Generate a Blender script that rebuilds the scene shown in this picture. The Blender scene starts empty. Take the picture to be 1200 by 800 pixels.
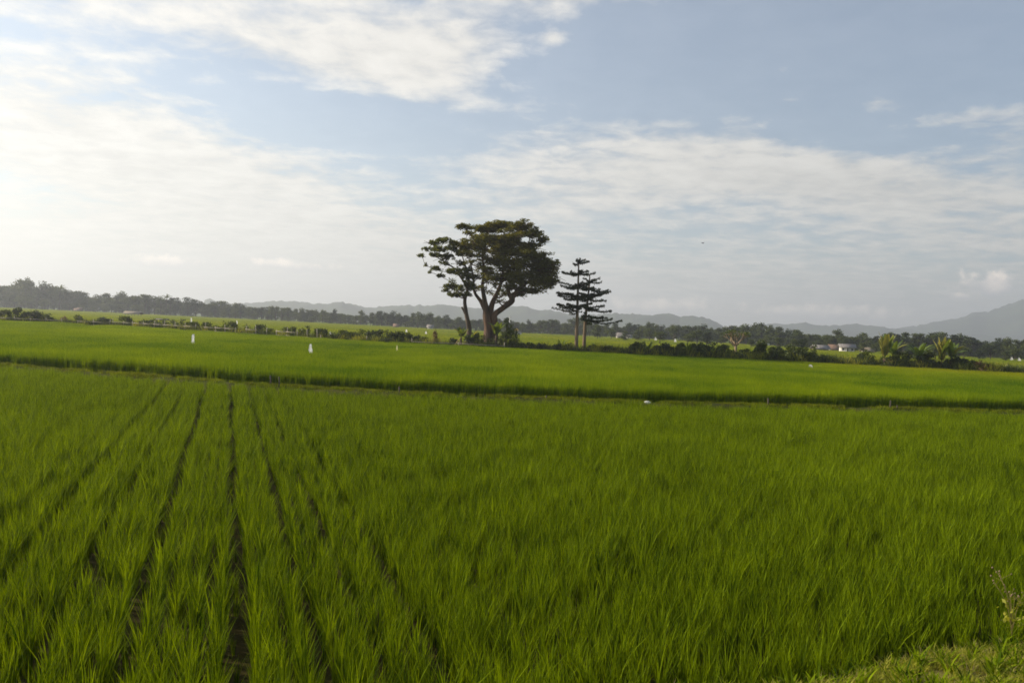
import bpy, math, random
import numpy as np
from mathutils import Vector, Matrix
rng = np.random.default_rng(7)
random.seed(7)
S = bpy.context.scene
R = math.radians

# ------------------------------------------------------------------ camera
CAM_H = 2.9
ROLL, PITCH, F = R(2.62), R(1.03), 933.0
rt = np.array([math.cos(ROLL), math.sin(PITCH)*math.sin(ROLL), math.cos(PITCH)*math.sin(ROLL)])
upv = np.array([-math.sin(ROLL), math.sin(PITCH)*math.cos(ROLL), math.cos(PITCH)*math.cos(ROLL)])
fw = np.array([0, math.cos(PITCH), -math.sin(PITCH)])
cam_d = bpy.data.cameras.new('camera'); cam = bpy.data.objects.new('camera', cam_d)
S.collection.objects.link(cam)
M = Matrix.Identity(4)
for i in range(3):
    M[i][0], M[i][1], M[i][2] = rt[i], upv[i], -fw[i]
M[2][3] = CAM_H
cam.matrix_world = M
cam_d.sensor_width = 36; cam_d.lens = F/1200*36
cam_d.clip_start = 0.05; cam_d.clip_end = 30000
S.camera = cam

# ------------------------------------------------------------------ sun, sky, exposure
SUN_AZ, SUN_EL = R(-74), R(25)          # azimuth from +Y (view direction), negative = left
sun_dir = np.array([math.sin(SUN_AZ)*math.cos(SUN_EL), math.cos(SUN_AZ)*math.cos(SUN_EL), math.sin(SUN_EL)])
ld = bpy.data.lights.new('sun', 'SUN'); ld.energy = 5.0; ld.angle = R(0.5); ld.color = (1, .88, .70)
lo = bpy.data.objects.new('sun', ld); S.collection.objects.link(lo)
lo.rotation_euler = Vector(sun_dir).to_track_quat('Z', 'Y').to_euler()
lo.location = (-60, 20, 60)
S.view_settings.view_transform = 'Standard'; S.view_settings.look = 'None'
S.view_settings.gamma = 1; S.view_settings.use_curve_mapping = False
S.view_settings.exposure = 0.62
S.render.engine = 'CYCLES'
cy = S.cycles
cy.use_denoising = True; cy.denoiser = 'OPENIMAGEDENOISE'; cy.denoising_input_passes = 'RGB_ALBEDO_NORMAL'; cy.denoising_prefilter = 'NONE'
cy.use_adaptive_sampling = False; cy.filter_width = 1.7
cy.max_bounces = 6; cy.diffuse_bounces = 3; cy.glossy_bounces = 2; cy.transmission_bounces = 4
cy.transparent_max_bounces = 8; cy.volume_bounces = 0
cy.caustics_reflective = False; cy.caustics_refractive = False
cy.sample_clamp_indirect = 4

def px_angles(px, py):
    d = rt*(px-600)/F - upv*(py-400)/F + fw
    d = d/np.linalg.norm(d)
    return math.atan2(d[0], d[1]), math.asin(d[2])

class NT:
    """tiny expression helper on a node tree"""
    def __init__(s, tree): s.t = tree; s.n = tree.nodes; s.l = tree.links
    def new(s, typ, **k):
        n = s.n.new(typ)
        for a, b in k.items(): setattr(n, a, b)
        return n
    def put(s, sock, v):
        if hasattr(v, 'is_output') or isinstance(v, bpy.types.NodeSocket): s.l.new(v, sock)
        else: sock.default_value = v
    def m(s, op, a, b=0.0, c=0.0, clamp=False):
        n = s.new('ShaderNodeMath', operation=op, use_clamp=clamp)
        s.put(n.inputs[0], a); s.put(n.inputs[1], b)
        if op in ('MULTIPLY_ADD', 'SMOOTH_MIN', 'SMOOTH_MAX'): s.put(n.inputs[2], c)
        return n.outputs[0]
    def smooth(s, v, a, b, lo=0.0, hi=1.0):
        n = s.new('ShaderNodeMapRange', interpolation_type='SMOOTHSTEP')
        s.put(n.inputs[0], v); s.put(n.inputs[1], a); s.put(n.inputs[2], b); s.put(n.inputs[3], lo); s.put(n.inputs[4], hi)
        return n.outputs[0]
    def noise(s, vec, scale, detail=4, rough=.55, dist=0.0, dim='3D'):
        n = s.new('ShaderNodeTexNoise'); n.noise_dimensions = dim
        if vec is not None: s.l.new(vec, n.inputs['Vector'])
        n.inputs['Scale'].default_value = scale; n.inputs['Detail'].default_value = detail
        n.inputs['Roughness'].default_value = rough; n.inputs['Distortion'].default_value = dist
        return n.outputs[0]
    def mix(s, fac, a, b, blend='MIX'):
        n = s.new('ShaderNodeMix', data_type='RGBA', blend_type=blend)
        s.put(n.inputs[0], fac)
        for k, v in ((6, a), (7, b)):
            if isinstance(v, tuple) and len(v) == 3: v = v+(1,)
            s.put(n.inputs[k], v)
        return n.outputs[2]
    def comb(s, x, y, z):
        n = s.new('ShaderNodeCombineXYZ')
        for i, v in enumerate((x, y, z)): s.put(n.inputs[i], v)
        return n.outputs[0]

world = bpy.data.worlds.new('World'); S.world = world; world.use_nodes = True
wt = world.node_tree; wt.nodes.clear(); w = NT(wt)
SKY_STRENGTH = 0.092
sky = w.new('ShaderNodeTexSky'); sky.sky_type = 'NISHITA'; sky.sun_disc = False
sky.sun_elevation = SUN_EL; sky.sun_rotation = SUN_AZ
sky.air_density = 1.0; sky.dust_density = 1.5; sky.ozone_density = 2.0
tc = w.new('ShaderNodeTexCoord'); D = tc.outputs['Generated']
sp = w.new('ShaderNodeSeparateXYZ'); w.l.new(D, sp.inputs[0])
dx, dy, dz = sp.outputs
az = w.m('MULTIPLY', w.m('ARCTAN2', dx, dy), 57.29578)
el = w.m('MULTIPLY', w.m('ARCSINE', dz), 57.29578)
# cloud sheet seen in perspective
zz = w.m('ADD', w.m('MAXIMUM', dz, 0.0), 0.10)
cu, cv = w.m('DIVIDE', dx, zz), w.m('DIVIDE', dy, zz)
flat = w.comb(cu, cv, 0.0)
fine = w.noise(flat, 7.0, 8, .6, .25)
mid = w.noise(w.comb(w.m('ADD', cu, w.m('MULTIPLY', cv, .35)), w.m('MULTIPLY', cv, 1.5), 3.0), 2.1, 6, .55, .5)
big = w.noise(w.comb(cu, cv, 9.0), .8, 4, .5)
streak = w.noise(w.comb(w.m('MULTIPLY', az, .045), w.m('MULTIPLY', el, .35), 5.0), 1.0, 7, .58, .35)
def ell(px, py, rx, ry, rotdeg, soft=1.0):
    a0, e0 = px_angles(px, py); a0, e0 = math.degrees(a0), math.degrees(e0)
    k = 57.29578/F; rx, ry = rx*k, ry*k
    c, s_ = math.cos(R(rotdeg)), math.sin(R(rotdeg))
    A = w.m('SUBTRACT', az, a0); E = w.m('SUBTRACT', el, e0)
    u = w.m('ADD', w.m('MULTIPLY', A, c/rx), w.m('MULTIPLY', E, s_/rx))
    v = w.m('ADD', w.m('MULTIPLY', A, -s_/ry), w.m('MULTIPLY', E, c/ry))
    r2 = w.m('ADD', w.m('MULTIPLY', u, u), w.m('MULTIPLY', v, v))
    return w.m('EXPONENT', w.m('MULTIPLY', r2, -soft))
cover = w.m('MULTIPLY', w.m('EXPONENT', w.m('MULTIPLY', el, -1/6.5)), .75)
cover = w.m('ADD', cover, .42)
for amp, args in [
    (.42, (300, 20, 330, 62, 0)), (.34, (520, 62, 110, 42, 4)), (.30, (720, -15, 160, 30, 6)), (.22, (400, 75, 190, 26, -4)),
    (.44, (90, 160, 190, 85, -14)), (.40, (300, 245, 280, 60, -10)), (-.10, (70, 55, 170, 14, -8)),
    (-.50, (390, 148, 165, 40, -16)), (-.40, (680, 85, 120, 36, 0)), (-.44, (1010, 55, 340, 75, 3)), (-.22, (560, 160, 130, 34, 0)),
    (.46, (830, 190, 200, 50, -5)), (.38, (600, 205, 170, 40, -3)), (.36, (1080, 230, 190, 44, -8)), (.20, (1170, 150, 60, 22, -12)),
    (.36, (930, 122, 70, 10, -3)), (.30, (1040, 120, 34, 8, -3)), (-.30, (1000, 165, 80, 16, -6)), (-.20, (880, 238, 90, 14, -4)),
    (.40, (915, 82, 28, 8, 0)), (.35, (650, 46, 16, 10, 0)), (-.20, (60, 225, 130, 20, -4)),
]:
    cover = w.m('ADD', cover, w.m('MULTIPLY', ell(*args), amp))
tex = w.m('ADD', w.m('MULTIPLY', w.m('SUBTRACT', mid, .5), .9), w.m('MULTIPLY', w.m('SUBTRACT', fine, .5), 1.25))
tex = w.m('ADD', tex, w.m('MULTIPLY', w.m('SUBTRACT', streak, .5), .55))
tex = w.m('ADD', tex, w.m('MULTIPLY', w.m('SUBTRACT', big, .5), .35))
alpha = w.smooth(w.m('ADD', cover, tex), .30, 1.12)
alpha = w.m('MAXIMUM', w.m('MULTIPLY', alpha, .86), .16)
# angle to the sun drives how bright clouds and the thin veil are
dotn = w.new('ShaderNodeVectorMath', operation='DOT_PRODUCT'); w.l.new(D, dotn.inputs[0]); dotn.inputs[1].default_value = tuple(sun_dir)
sunward = w.smooth(dotn.outputs['Value'], -0.45, 0.85)
ccol = w.mix(sunward, (5.4, 5.15, 4.65), (7.3, 6.9, 6.2))
shade = w.smooth(w.m('ADD', w.m('MULTIPLY', fine, .6), w.m('MULTIPLY', mid, .4)), .32, .68, .80, 1.12)
ccol = w.mix(1.0, ccol, w.comb(shade, shade, shade), 'MULTIPLY')
skyc = w.mix(1.0, sky.outputs[0], (.93, 1.0, 1.02), 'MULTIPLY')
col = w.mix(alpha, skyc, ccol)
# low cumulus heads over the horizon on the right
def puff(px, py, rx, ry, seed, col_in):
    a0, e0 = px_angles(px, py); a0, e0 = math.degrees(a0), math.degrees(e0)
    k = 57.29578/F
    n = w.noise(w.comb(az, el, seed), .9, 6, .6)
    A = w.m('DIVIDE', w.m('SUBTRACT', az, a0), rx*k); E = w.m('DIVIDE', w.m('SUBTRACT', el, e0), ry*k)
    r = w.m('SQRT', w.m('ADD', w.m('MULTIPLY', A, A), w.m('MULTIPLY', E, E)))
    v = w.m('SUBTRACT', w.m('ADD', 1.0, w.m('MULTIPLY', w.m('SUBTRACT', n, .5), 2.6)), r)
    f = w.m('MULTIPLY', w.smooth(v, 0.0, .8), .85)
    lit = w.smooth(w.m('ADD', w.m('MULTIPLY', E, .5), w.m('MULTIPLY', n, 1.0)), .2, .9)
    return w.mix(f, col_in, w.mix(lit, (4.6, 4.6, 4.9), (14.5, 12.2, 10.0)))
for i, a in enumerate([(985, 368, 95, 12), (930, 366, 40, 9), (1165, 333, 36, 20), (1127, 348, 16, 7), (780, 360, 90, 14), (200, 308, 50, 9), (345, 312, 60, 8)]):
    col = puff(*a, 11.0+i*3.7, col)
bg = w.new('ShaderNodeBackground'); w.l.new(col, bg.inputs[0]); bg.inputs[1].default_value = SKY_STRENGTH
wo = w.new('ShaderNodeOutputWorld'); w.l.new(bg.outputs[0], wo.inputs[0])

# ------------------------------------------------------------------ pixel <-> place helpers (only used to read positions off the photograph)
CAM = np.array([0, 0, CAM_H])
def W(px, py, d, dd=0.0):
    v = rt*(px-600)/F - upv*(py-400)/F + fw
    return CAM + v*(d/v[1]) + np.array([0, dd, 0])
def GP(px, py, z):
    v = rt*(px-600)/F - upv*(py-400)/F + fw
    return CAM + v*((z-CAM_H)/v[2])
def PX(px, d, z):
    k = (px-600)/F; h = z-CAM_H
    return (k*(fw[1]*d+fw[2]*h) - rt[1]*d - rt[2]*h)/rt[0]
def horizon(px): return 400 - F*math.tan(PITCH) + (px-600)*math.tan(ROLL)

# ------------------------------------------------------------------ mesh helpers
def link(o): S.collection.objects.link(o); return o
def np_mesh(name, V, Q=None, T=None, tone=None, mat=None, smooth=False):
    V = np.asarray(V, dtype=np.float32).reshape(-1, 3)
    me = bpy.data.meshes.new(name)
    me.vertices.add(len(V)); me.vertices.foreach_set('co', V.ravel())
    loops = []; starts = []; n = 0
    if Q is not None and len(Q):
        Q = np.asarray(Q, dtype=np.int32); loops.append(Q.ravel()); starts.append(np.arange(len(Q))*4); n = len(Q)*4
    if T is not None and len(T):
        T = np.asarray(T, dtype=np.int32); loops.append(T.ravel()); starts.append(n+np.arange(len(T))*3)
    L = np.concatenate(loops); st = np.concatenate(starts).astype(np.int32)
    me.loops.add(len(L)); me.loops.foreach_set('vertex_index', L)
    me.polygons.add(len(st)); me.polygons.foreach_set('loop_start', st)
    if smooth: me.polygons.foreach_set('use_smooth', np.ones(len(st), dtype=bool))
    if tone is not None:
        a = me.attributes.new('tone', 'FLOAT', 'FACE'); a.data.foreach_set('value', np.asarray(tone, dtype=np.float32))
    me.update(calc_edges=True); me.validate()
    if mat: me.materials.append(mat)
    return me
class MB:
    def __init__(s): s.V = []; s.Q = []; s.T = []; s.n = 0
    def add(s, V, Q=(), T=()):
        V = [tuple(map(float, v)) for v in V]
        s.V += V; s.Q += [tuple(i+s.n for i in q) for q in Q]; s.T += [tuple(i+s.n for i in t) for t in T]; s.n += len(V)
    def box(s, c, size, rz=0.0, taper=1.0):
        x, y, z = [k/2 for k in size]; P = []
        for sz in (-1, 1):
            t = 1.0 if sz < 0 else taper
            for sx, sy in ((-1, -1), (1, -1), (1, 1), (-1, 1)):
                X, Y = sx*x*t, sy*y*t
                P.append((c[0]+X*math.cos(rz)-Y*math.sin(rz), c[1]+X*math.sin(rz)+Y*math.cos(rz), c[2]+sz*z))
        s.add(P, [(3, 2, 1, 0), (4, 5, 6, 7), (0, 1, 5, 4), (1, 2, 6, 5), (2, 3, 7, 6), (3, 0, 4, 7)])
    def tube(s, pts, rad, seg=8, cap=True, wob=0.0):
        pts = np.array(pts, float); n = len(pts)
        t = np.gradient(pts, axis=0); t /= (np.linalg.norm(t, axis=1)[:, None]+1e-9)
        ref = np.array([1., 0, 0]) if abs(t[0][0]) < .8 else np.array([0, 1., 0])
        P = []
        for i in range(n):
            a = np.cross(t[i], ref); a /= np.linalg.norm(a)+1e-9; b = np.cross(t[i], a)
            ref = np.cross(a, t[i])*-1 if False else ref
            for k in range(seg):
                th = 2*math.pi*k/seg; r = rad[i]*(1+wob*math.sin(3*th+i*.7)+wob*.6*math.sin(5*th+1.3))
                P.append(pts[i]+(a*math.cos(th)+b*math.sin(th))*r)
        Q = [(i*seg+k, i*seg+(k+1) % seg, (i+1)*seg+(k+1) % seg, (i+1)*seg+k) for i in range(n-1) for k in range(seg)]
        T = []
        if cap:
            P.append(pts[-1]); c = len(P)-1; T += [((n-1)*seg+k, (n-1)*seg+(k+1) % seg, c) for k in range(seg)]
            P.append(pts[0]); c = len(P)-1; T += [((k+1) % seg, k, c) for k in range(seg)]
        s.add(P, Q, T)
    def mesh(s, name, mat, smooth=False): return np_mesh(name, s.V, s.Q, s.T, None, mat, smooth)
def child(name, me, parent, label=None):
    o = link(bpy.data.objects.new(name, me)); o.parent = parent
    if label: o['label'] = label
    return o
def thing(name, label, cat, loc=(0, 0, 0), rz=0, group=None, me=None):
    o = link(bpy.data.objects.new(name, me)); o.location = loc; o.rotation_euler = (0, 0, rz)
    o['label'] = label; o['category'] = cat
    if me is None: o.empty_display_size = .3
    if group: o['group'] = group
    return o
def setting(name, me, kind='structure', label=None):
    o = link(bpy.data.objects.new(name, me)); o['kind'] = kind
    if label: o['label'] = label
    return o
def dup(src, loc, rz, label, group, scale=1.0):
    r = src.copy(); link(r); r.location = loc; r.rotation_euler = (0, 0, rz)
    r.scale = scale if isinstance(scale, tuple) else (scale,)*3
    r['label'] = label; r['group'] = group
    for ch in src.children:
        c = ch.copy(); link(c); c.parent = r
        for g in ch.children:
            d = g.copy(); link(d); d.parent = c
    return r
def smooth_path(P, n=6):
    P = [np.array(p, float) for p in P]; out = []
    for i in range(len(P)-1):
        p0, p1, p2, p3 = P[max(i-1, 0)], P[i], P[i+1], P[min(i+2, len(P)-1)]
        for k in range(n):
            t = k/n
            out.append(.5*((2*p1)+(-p0+p2)*t+(2*p0-5*p1+4*p2-p3)*t*t+(-p0+3*p1-3*p2+p3)*t**3))
    out.append(P[-1]); return np.array(out)

# ------------------------------------------------------------------ materials
def leaf_material(name, c_dark, c_light, trans=.45, tcol=None, rough=.6, spec=.25, patch=None, world_var=0.0, root=None):
    """foliage: diffuse/gloss + light passing through; tone varies leaf by leaf; patch adds yellower areas in the field"""
    m = bpy.data.materials.new(name); m.use_nodes = True; t = m.node_tree; t.nodes.clear(); n = NT(t)
    at = n.new('ShaderNodeAttribute'); at.attribute_name = 'tone'
    oi = n.new('ShaderNodeObjectInfo')
    geo = n.new('ShaderNodeNewGeometry')
    f = at.outputs['Fac']
    f = n.m('ADD', n.m('MULTIPLY', f, .75), n.m('MULTIPLY', oi.outputs['Random'], .25))
    if world_var:
        wn = n.noise(geo.outputs['Position'], .22, 3, .6)
        wn2 = n.noise(geo.outputs['Position'], .035, 3, .55)
        f = n.m('ADD', f, n.m('MULTIPLY', n.m('SUBTRACT', wn, .5), world_var))
        f = n.m('ADD', f, n.m('MULTIPLY', n.m('SUBTRACT', wn2, .5), world_var*1.4), clamp=True)
    col = n.mix(f, c_dark, c_light)
    if patch:
        col = patch(n, geo, col)
    p = n.new('ShaderNodeBsdfPrincipled'); n.l.new(col, p.inputs['Base Color'])
    p.inputs['Roughness'].default_value = rough; p.inputs['Specular IOR Level'].default_value = spec
    tr = n.new('ShaderNodeBsdfTranslucent')
    tm = n.mix(1.0, col, tcol or (1.15, 1.1, .45), 'MULTIPLY'); n.l.new(tm, tr.inputs[0])
    mx = n.new('ShaderNodeMixShader'); mx.inputs[0].default_value = trans
    n.l.new(p.outputs[0], mx.inputs[1]); n.l.new(tr.outputs[0], mx.inputs[2])
    o = n.new('ShaderNodeOutputMaterial'); n.l.new(mx.outputs[0], o.inputs[0])
    return m
def solid(name, c1, c2=None, scale=6.0, rough=.85, bump=.3, detail=6, stretch=None, spec=.3, bscale=None):
    m = bpy.data.materials.new(name); m.use_nodes = True; t = m.node_tree; n = NT(t)
    p = t.nodes['Principled BSDF']; geo = n.new('ShaderNodeTexCoord'); v = geo.outputs['Object']
    if stretch:
        mp = n.new('ShaderNodeMapping'); mp.inputs['Scale'].default_value = stretch; n.l.new(v, mp.inputs[0]); v = mp.outputs[0]
    ns = n.noise(v, scale, detail, .6)
    col = n.mix(n.smooth(ns, .3, .7), c1, c2 or tuple(k*.6 for k in c1))
    n.l.new(col, p.inputs['Base Color']); p.inputs['Roughness'].default_value = rough
    p.inputs['Specular IOR Level'].default_value = spec
    if bump:
        b = n.new('ShaderNodeBump'); b.inputs['Strength'].default_value = bump
        nn = n.noise(v, bscale or scale*2.5, detail, .65); n.l.new(nn, b.inputs['Height']); n.l.new(b.outputs[0], p.inputs['Normal'])
    return m
def field_patch(n, geo, col):
    """yellower, riper rice towards the far right end of the middle field"""
    s = n.new('ShaderNodeSeparateXYZ'); n.l.new(geo.outputs['Position'], s.inputs[0])
    x, y = s.outputs[0], s.outputs[1]
    nz = n.noise(geo.outputs['Position'], .09, 3, .6)
    a = n.smooth(n.m('ADD', x, n.m('MULTIPLY', n.m('SUBTRACT', nz, .5), 26.0)), 14.0, 48.0)
    b = n.smooth(n.m('ADD', y, n.m('MULTIPLY', n.m('SUBTRACT', nz, .5), 20.0)), 46.0, 76.0)
    f = n.m('MULTIPLY', n.m('MULTIPLY', a, b), .75)
    return n.mix(f, col, (.27, .27, .008))
rice_m = leaf_material('rice_leaf', (.014, .042, .001), (.250, .335, .004), .37, (1.35, 1.25, .2), .7, .04, None, .40)
rice2_m = leaf_material('rice_leaf_far_field', (.055, .125, .003), (.245, .320, .005), .42, (1.3, 1.15, .2), .75, .03, field_patch, 1.2)
rice3_m = leaf_material('rice_leaf_beyond', (.13, .20, .012), (.28, .30, .015), .45, (1.25, 1.15, .3), .75, .04, None, 1.3)
verge_m = leaf_material('verge_grass', (.17, .21, .010), (.46, .42, .05), .42, (1.1, 1.05, .5), .6, .2, None, .9)
bundg_m = leaf_material('bund_grass_leaf', (.07, .10, .006), (.24, .25, .02), .35, (1.2, 1.1, .3), .7, .1)
dry_m = leaf_material('dry_grass', (.20, .17, .05), (.45, .38, .14), .3, (1.1, 1, .6), .7, .2)
tree_m = leaf_material('tree_leaf', (.05, .066, .008), (.20, .19, .022), .44, (1.25, 1.1, .3), .5, .25)
light_tree_m = leaf_material('airy_tree_leaf', (.06, .08, .014), (.22, .24, .04), .45, (1.2, 1.1, .35), .5, .3)
pagoda_m = leaf_material('pagoda_leaf', (.018, .034, .008), (.055, .075, .016), .25, (1.2, 1.1, .4), .5, .3)
far_m = leaf_material('far_tree_leaf', (.035, .055, .009), (.11, .135, .02), .30, (1.2, 1.1, .4), .6, .2)
far2_m = leaf_material('far_dark_leaf', (.020, .035, .012), (.055, .075, .020), .2, (1.2, 1.1, .4), .6, .2)
shrub_m = leaf_material('shrub_leaf', (.035, .055, .010), (.12, .15, .02), .35, (1.2, 1.1, .4), .55, .25)
brown_m = leaf_material('withered_leaf', (.10, .065, .03), (.28, .19, .08), .3, (1.1, 1, .6), .7, .2)
yellow_m = leaf_material('yellowed_leaf', (.14, .16, .03), (.36, .33, .07), .4, (1.1, 1, .6), .6, .2)
banana_m = leaf_material('banana_leaf', (.06, .10, .012), (.16, .22, .03), .45, (1.2, 1.1, .4), .4, .35)
bark_m = solid('bark', (.13, .09, .055), (.05, .035, .025), 3.0, .9, .8, 6, (1, 1, .25))
bark_red_m = solid('reddish_bark', (.15, .08, .045), (.04, .03, .022), 1.4, .9, 1.0, 8, (1.6, 1.6, .3))
pale_bark_m = solid('pale_bark', (.36, .27, .16), (.15, .11, .07), 2.5, .85, .5, 6, (1, 1, .3))
pagoda_bark_m = solid('pagoda_bark', (.24, .17, .10), (.08, .06, .04), 1.2, .9, .6, 6, (1.5, 1.5, .3))
dark_bark_m = solid('dark_bark', (.07, .05, .035), (.03, .025, .02), 4, .9, .5)
bamboo_m = solid('weathered_bamboo', (.42, .36, .27), (.25, .21, .16), 5, .6, .2)
dark_wood_m = solid('dark_timber', (.10, .08, .06), (.05, .04, .03), 5, .8, .3)
mud_m = solid('wet_mud', (.055, .042, .022), (.025, .022, .012), .8, .45, .4, 8, None, .4, 6)
bund_m = solid('bund_earth', (.085, .075, .025), (.04, .05, .012), 1.6, 1, .8, 8, None, .03, 7)
verge_soil_m = solid('verge_soil', (.20, .17, .06), (.10, .11, .025), 3, .95, .9, 8, None, .2, 16)
forest_m = solid('forested_slope', (.055, .075, .035), (.022, .034, .020), .012, .95, 1.0, 8, None, .1, .05)
white_m = leaf_material('white_plastic_sheet', (.75, .75, .73), (.85, .85, .83), .45, (1, 1, 1), .4, .3)
cream_m = leaf_material('yellowed_plastic_sheet', (.7, .66, .32), (.7, .66, .32), .45, (1, 1, .9), .4, .3)
dull_wall_m = solid('stained_wall', (.42, .40, .36), (.28, .26, .22), 1.2, .9, .1)
wall_m = solid('whitewashed_wall', (.78, .76, .70), (.55, .52, .45), 1.2, .9, .1)
tin_m = solid('weathered_tin_roof', (.22, .21, .20), (.13, .11, .10), 1.0, .5, .2, 5, (4, .4, 1))
rust_m = solid('brown_tile_roof', (.24, .15, .10), (.12, .08, .06), 1.4, .85, .3)
thatch_m = solid('thatch', (.24, .20, .14), (.12, .10, .07), 4, .95, .8)
window_m = solid('dark_window', (.03, .035, .04), (.02, .02, .02), 2, .15, 0)
gold_m = solid('golden_paint', (.75, .48, .08), (.6, .36, .05), 3, .35, .1)
petal_m = solid('dried_flower_head', (.22, .16, .09), (.15, .11, .06), 20, .9, .4)
bird_m = solid('bird_feathers', (.04, .04, .04), (.02, .02, .02), 20, .8, 0)

# ------------------------------------------------------------------ layout of the ground
def curve_world(pts, z):
    P = [GP(x, y, z) for x, y in pts]
    xs = np.array([p[0] for p in P]); ys = np.array([p[1] for p in P])
    s0 = (ys[1]-ys[0])/(xs[1]-xs[0]); s1 = (ys[-1]-ys[-2])/(xs[-1]-xs[-2])
    xs = np.concatenate([[xs[0]-400], xs, [xs[-1]+400]])
    ys = np.concatenate([[ys[0]-400*s0*.2], ys, [ys[-1]+400*s1*.2]])
    return lambda x: np.interp(x, xs, ys)
BUND_Z = .36
yA = curve_world([(0, 427), (80, 433), (150, 438), (300, 450), (450, 459), (570, 464), (760, 471), (1000, 477), (1200, 482)], BUND_Z)   # bund centre line
TOP2 = .86
yB = curve_world([(0, 375), (150, 382), (300, 391), (450, 401), (520, 404), (680, 411), (800, 418), (1050, 429), (1200, 437)], TOP2)   # far edge of the middle field
def verge_line(x): return 5.66 + (x-1.1)*.40 + .10*np.sin(x*2.1)          # where the verge meets the rice
GZ2 = .22                                                              # ground level beyond the bund

# one ground sheet, stepped up behind the bund, sunk below rice in front
def ground():
    ys = np.concatenate([np.linspace(-60, 0, 8)[:-1], np.arange(0, 14, .35), np.arange(14, 60, 1.0), np.arange(60, 160, 5), np.geomspace(160, 5200, 26)])
    us = np.concatenate([-np.geomspace(40, 5200, 14)[::-1], np.linspace(-38, 38, 110), np.geomspace(40, 5200, 14)])
    X, Y = np.meshgrid(us, ys); Z = np.zeros_like(X)
    a = yA(X)
    t = np.clip((Y-(a-.7))/.9, 0, 1); Z += GZ2*t*t*(3-2*t)
    v = np.clip((verge_line(X)-Y)/.35, 0, 1); rise = np.clip((verge_line(X)-Y)/5.0, 0, 1)
    Z += (v*v*(3-2*v))*.34 + rise*.75
    V = np.stack([X, Y, Z], -1).reshape(-1, 3); h, k = X.shape
    i = np.arange(h*k).reshape(h, k)
    Q = np.stack([i[:-1, :-1], i[:-1, 1:], i[1:, 1:], i[1:, :-1]], -1).reshape(-1, 4)
    m = bpy.data.materials.new('field_ground'); m.use_nodes = True; n = NT(m.node_tree); p = m.node_tree.nodes['Principled BSDF']
    g = n.new('ShaderNodeNewGeometry'); s = n.new('ShaderNodeSeparateXYZ'); n.l.new(g.outputs['Position'], s.inputs[0])
    near = n.mix(n.noise(g.outputs['Position'], 1.2, 7, .6), (.03, .026, .007), (.065, .05, .015))
    far = n.mix(n.smooth(n.noise(g.outputs['Position'], .02, 6, .6), .35, .65), (.06, .10, .012), (.12, .15, .02))
    vg = n.mix(n.smooth(n.noise(g.outputs['Position'], 5, 7, .65), .3, .7), (.22, .17, .06), (.09, .10, .02))
    c = n.mix(n.smooth(s.outputs[1], 150, 420), near, far)
    c = n.mix(n.smooth(s.outputs[2], .26, .33), c, n.mix(n.smooth(s.outputs[1], 14, 15), vg, near))
    n.l.new(c, p.inputs['Base Color']); p.inputs['Roughness'].default_value = 1; p.inputs['Specular IOR Level'].default_value = .04
    b = n.new('ShaderNodeBump'); b.inputs['Strength'].default_value = .8; b.inputs['Distance'].default_value = .05
    n.l.new(n.noise(g.outputs['Position'], 9, 8, .65), b.inputs['Height']); n.l.new(b.outputs[0], p.inputs['Normal'])
    return np_mesh('ground', V, Q, None, None, m, True)
setting('ground', ground(), label='muddy paddy ground stretching to the horizon')

# the earth bund (path) between the two fields
def bund():
    xs = np.arange(-75, 75, .28); prof = [(-.85, -.12), (-.55, .18), (-.34, .30), (0, .35), (.22, .31), (.38, .22), (.6, .1)]
    V = []; k = len(prof)
    for x in xs:
        y0 = float(yA(x)); 
        for j, (o, z) in enumerate(prof):
            V.append((x, y0+o+.05*math.sin(x*1.7+j)+random.uniform(-.03, .03), z+(random.uniform(-.035, .035)+.03*math.sin(x*.9) if z > 0 else 0)))
    Q = [(i*k+j, (i+1)*k+j, (i+1)*k+j+1, i*k+j+1) for i in range(len(xs)-1) for j in range(k-1)]
    return np_mesh('path', V, Q, None, None, bund_m, True)
setting('path', bund(), label='narrow earth bund path between the rice fields')

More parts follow.
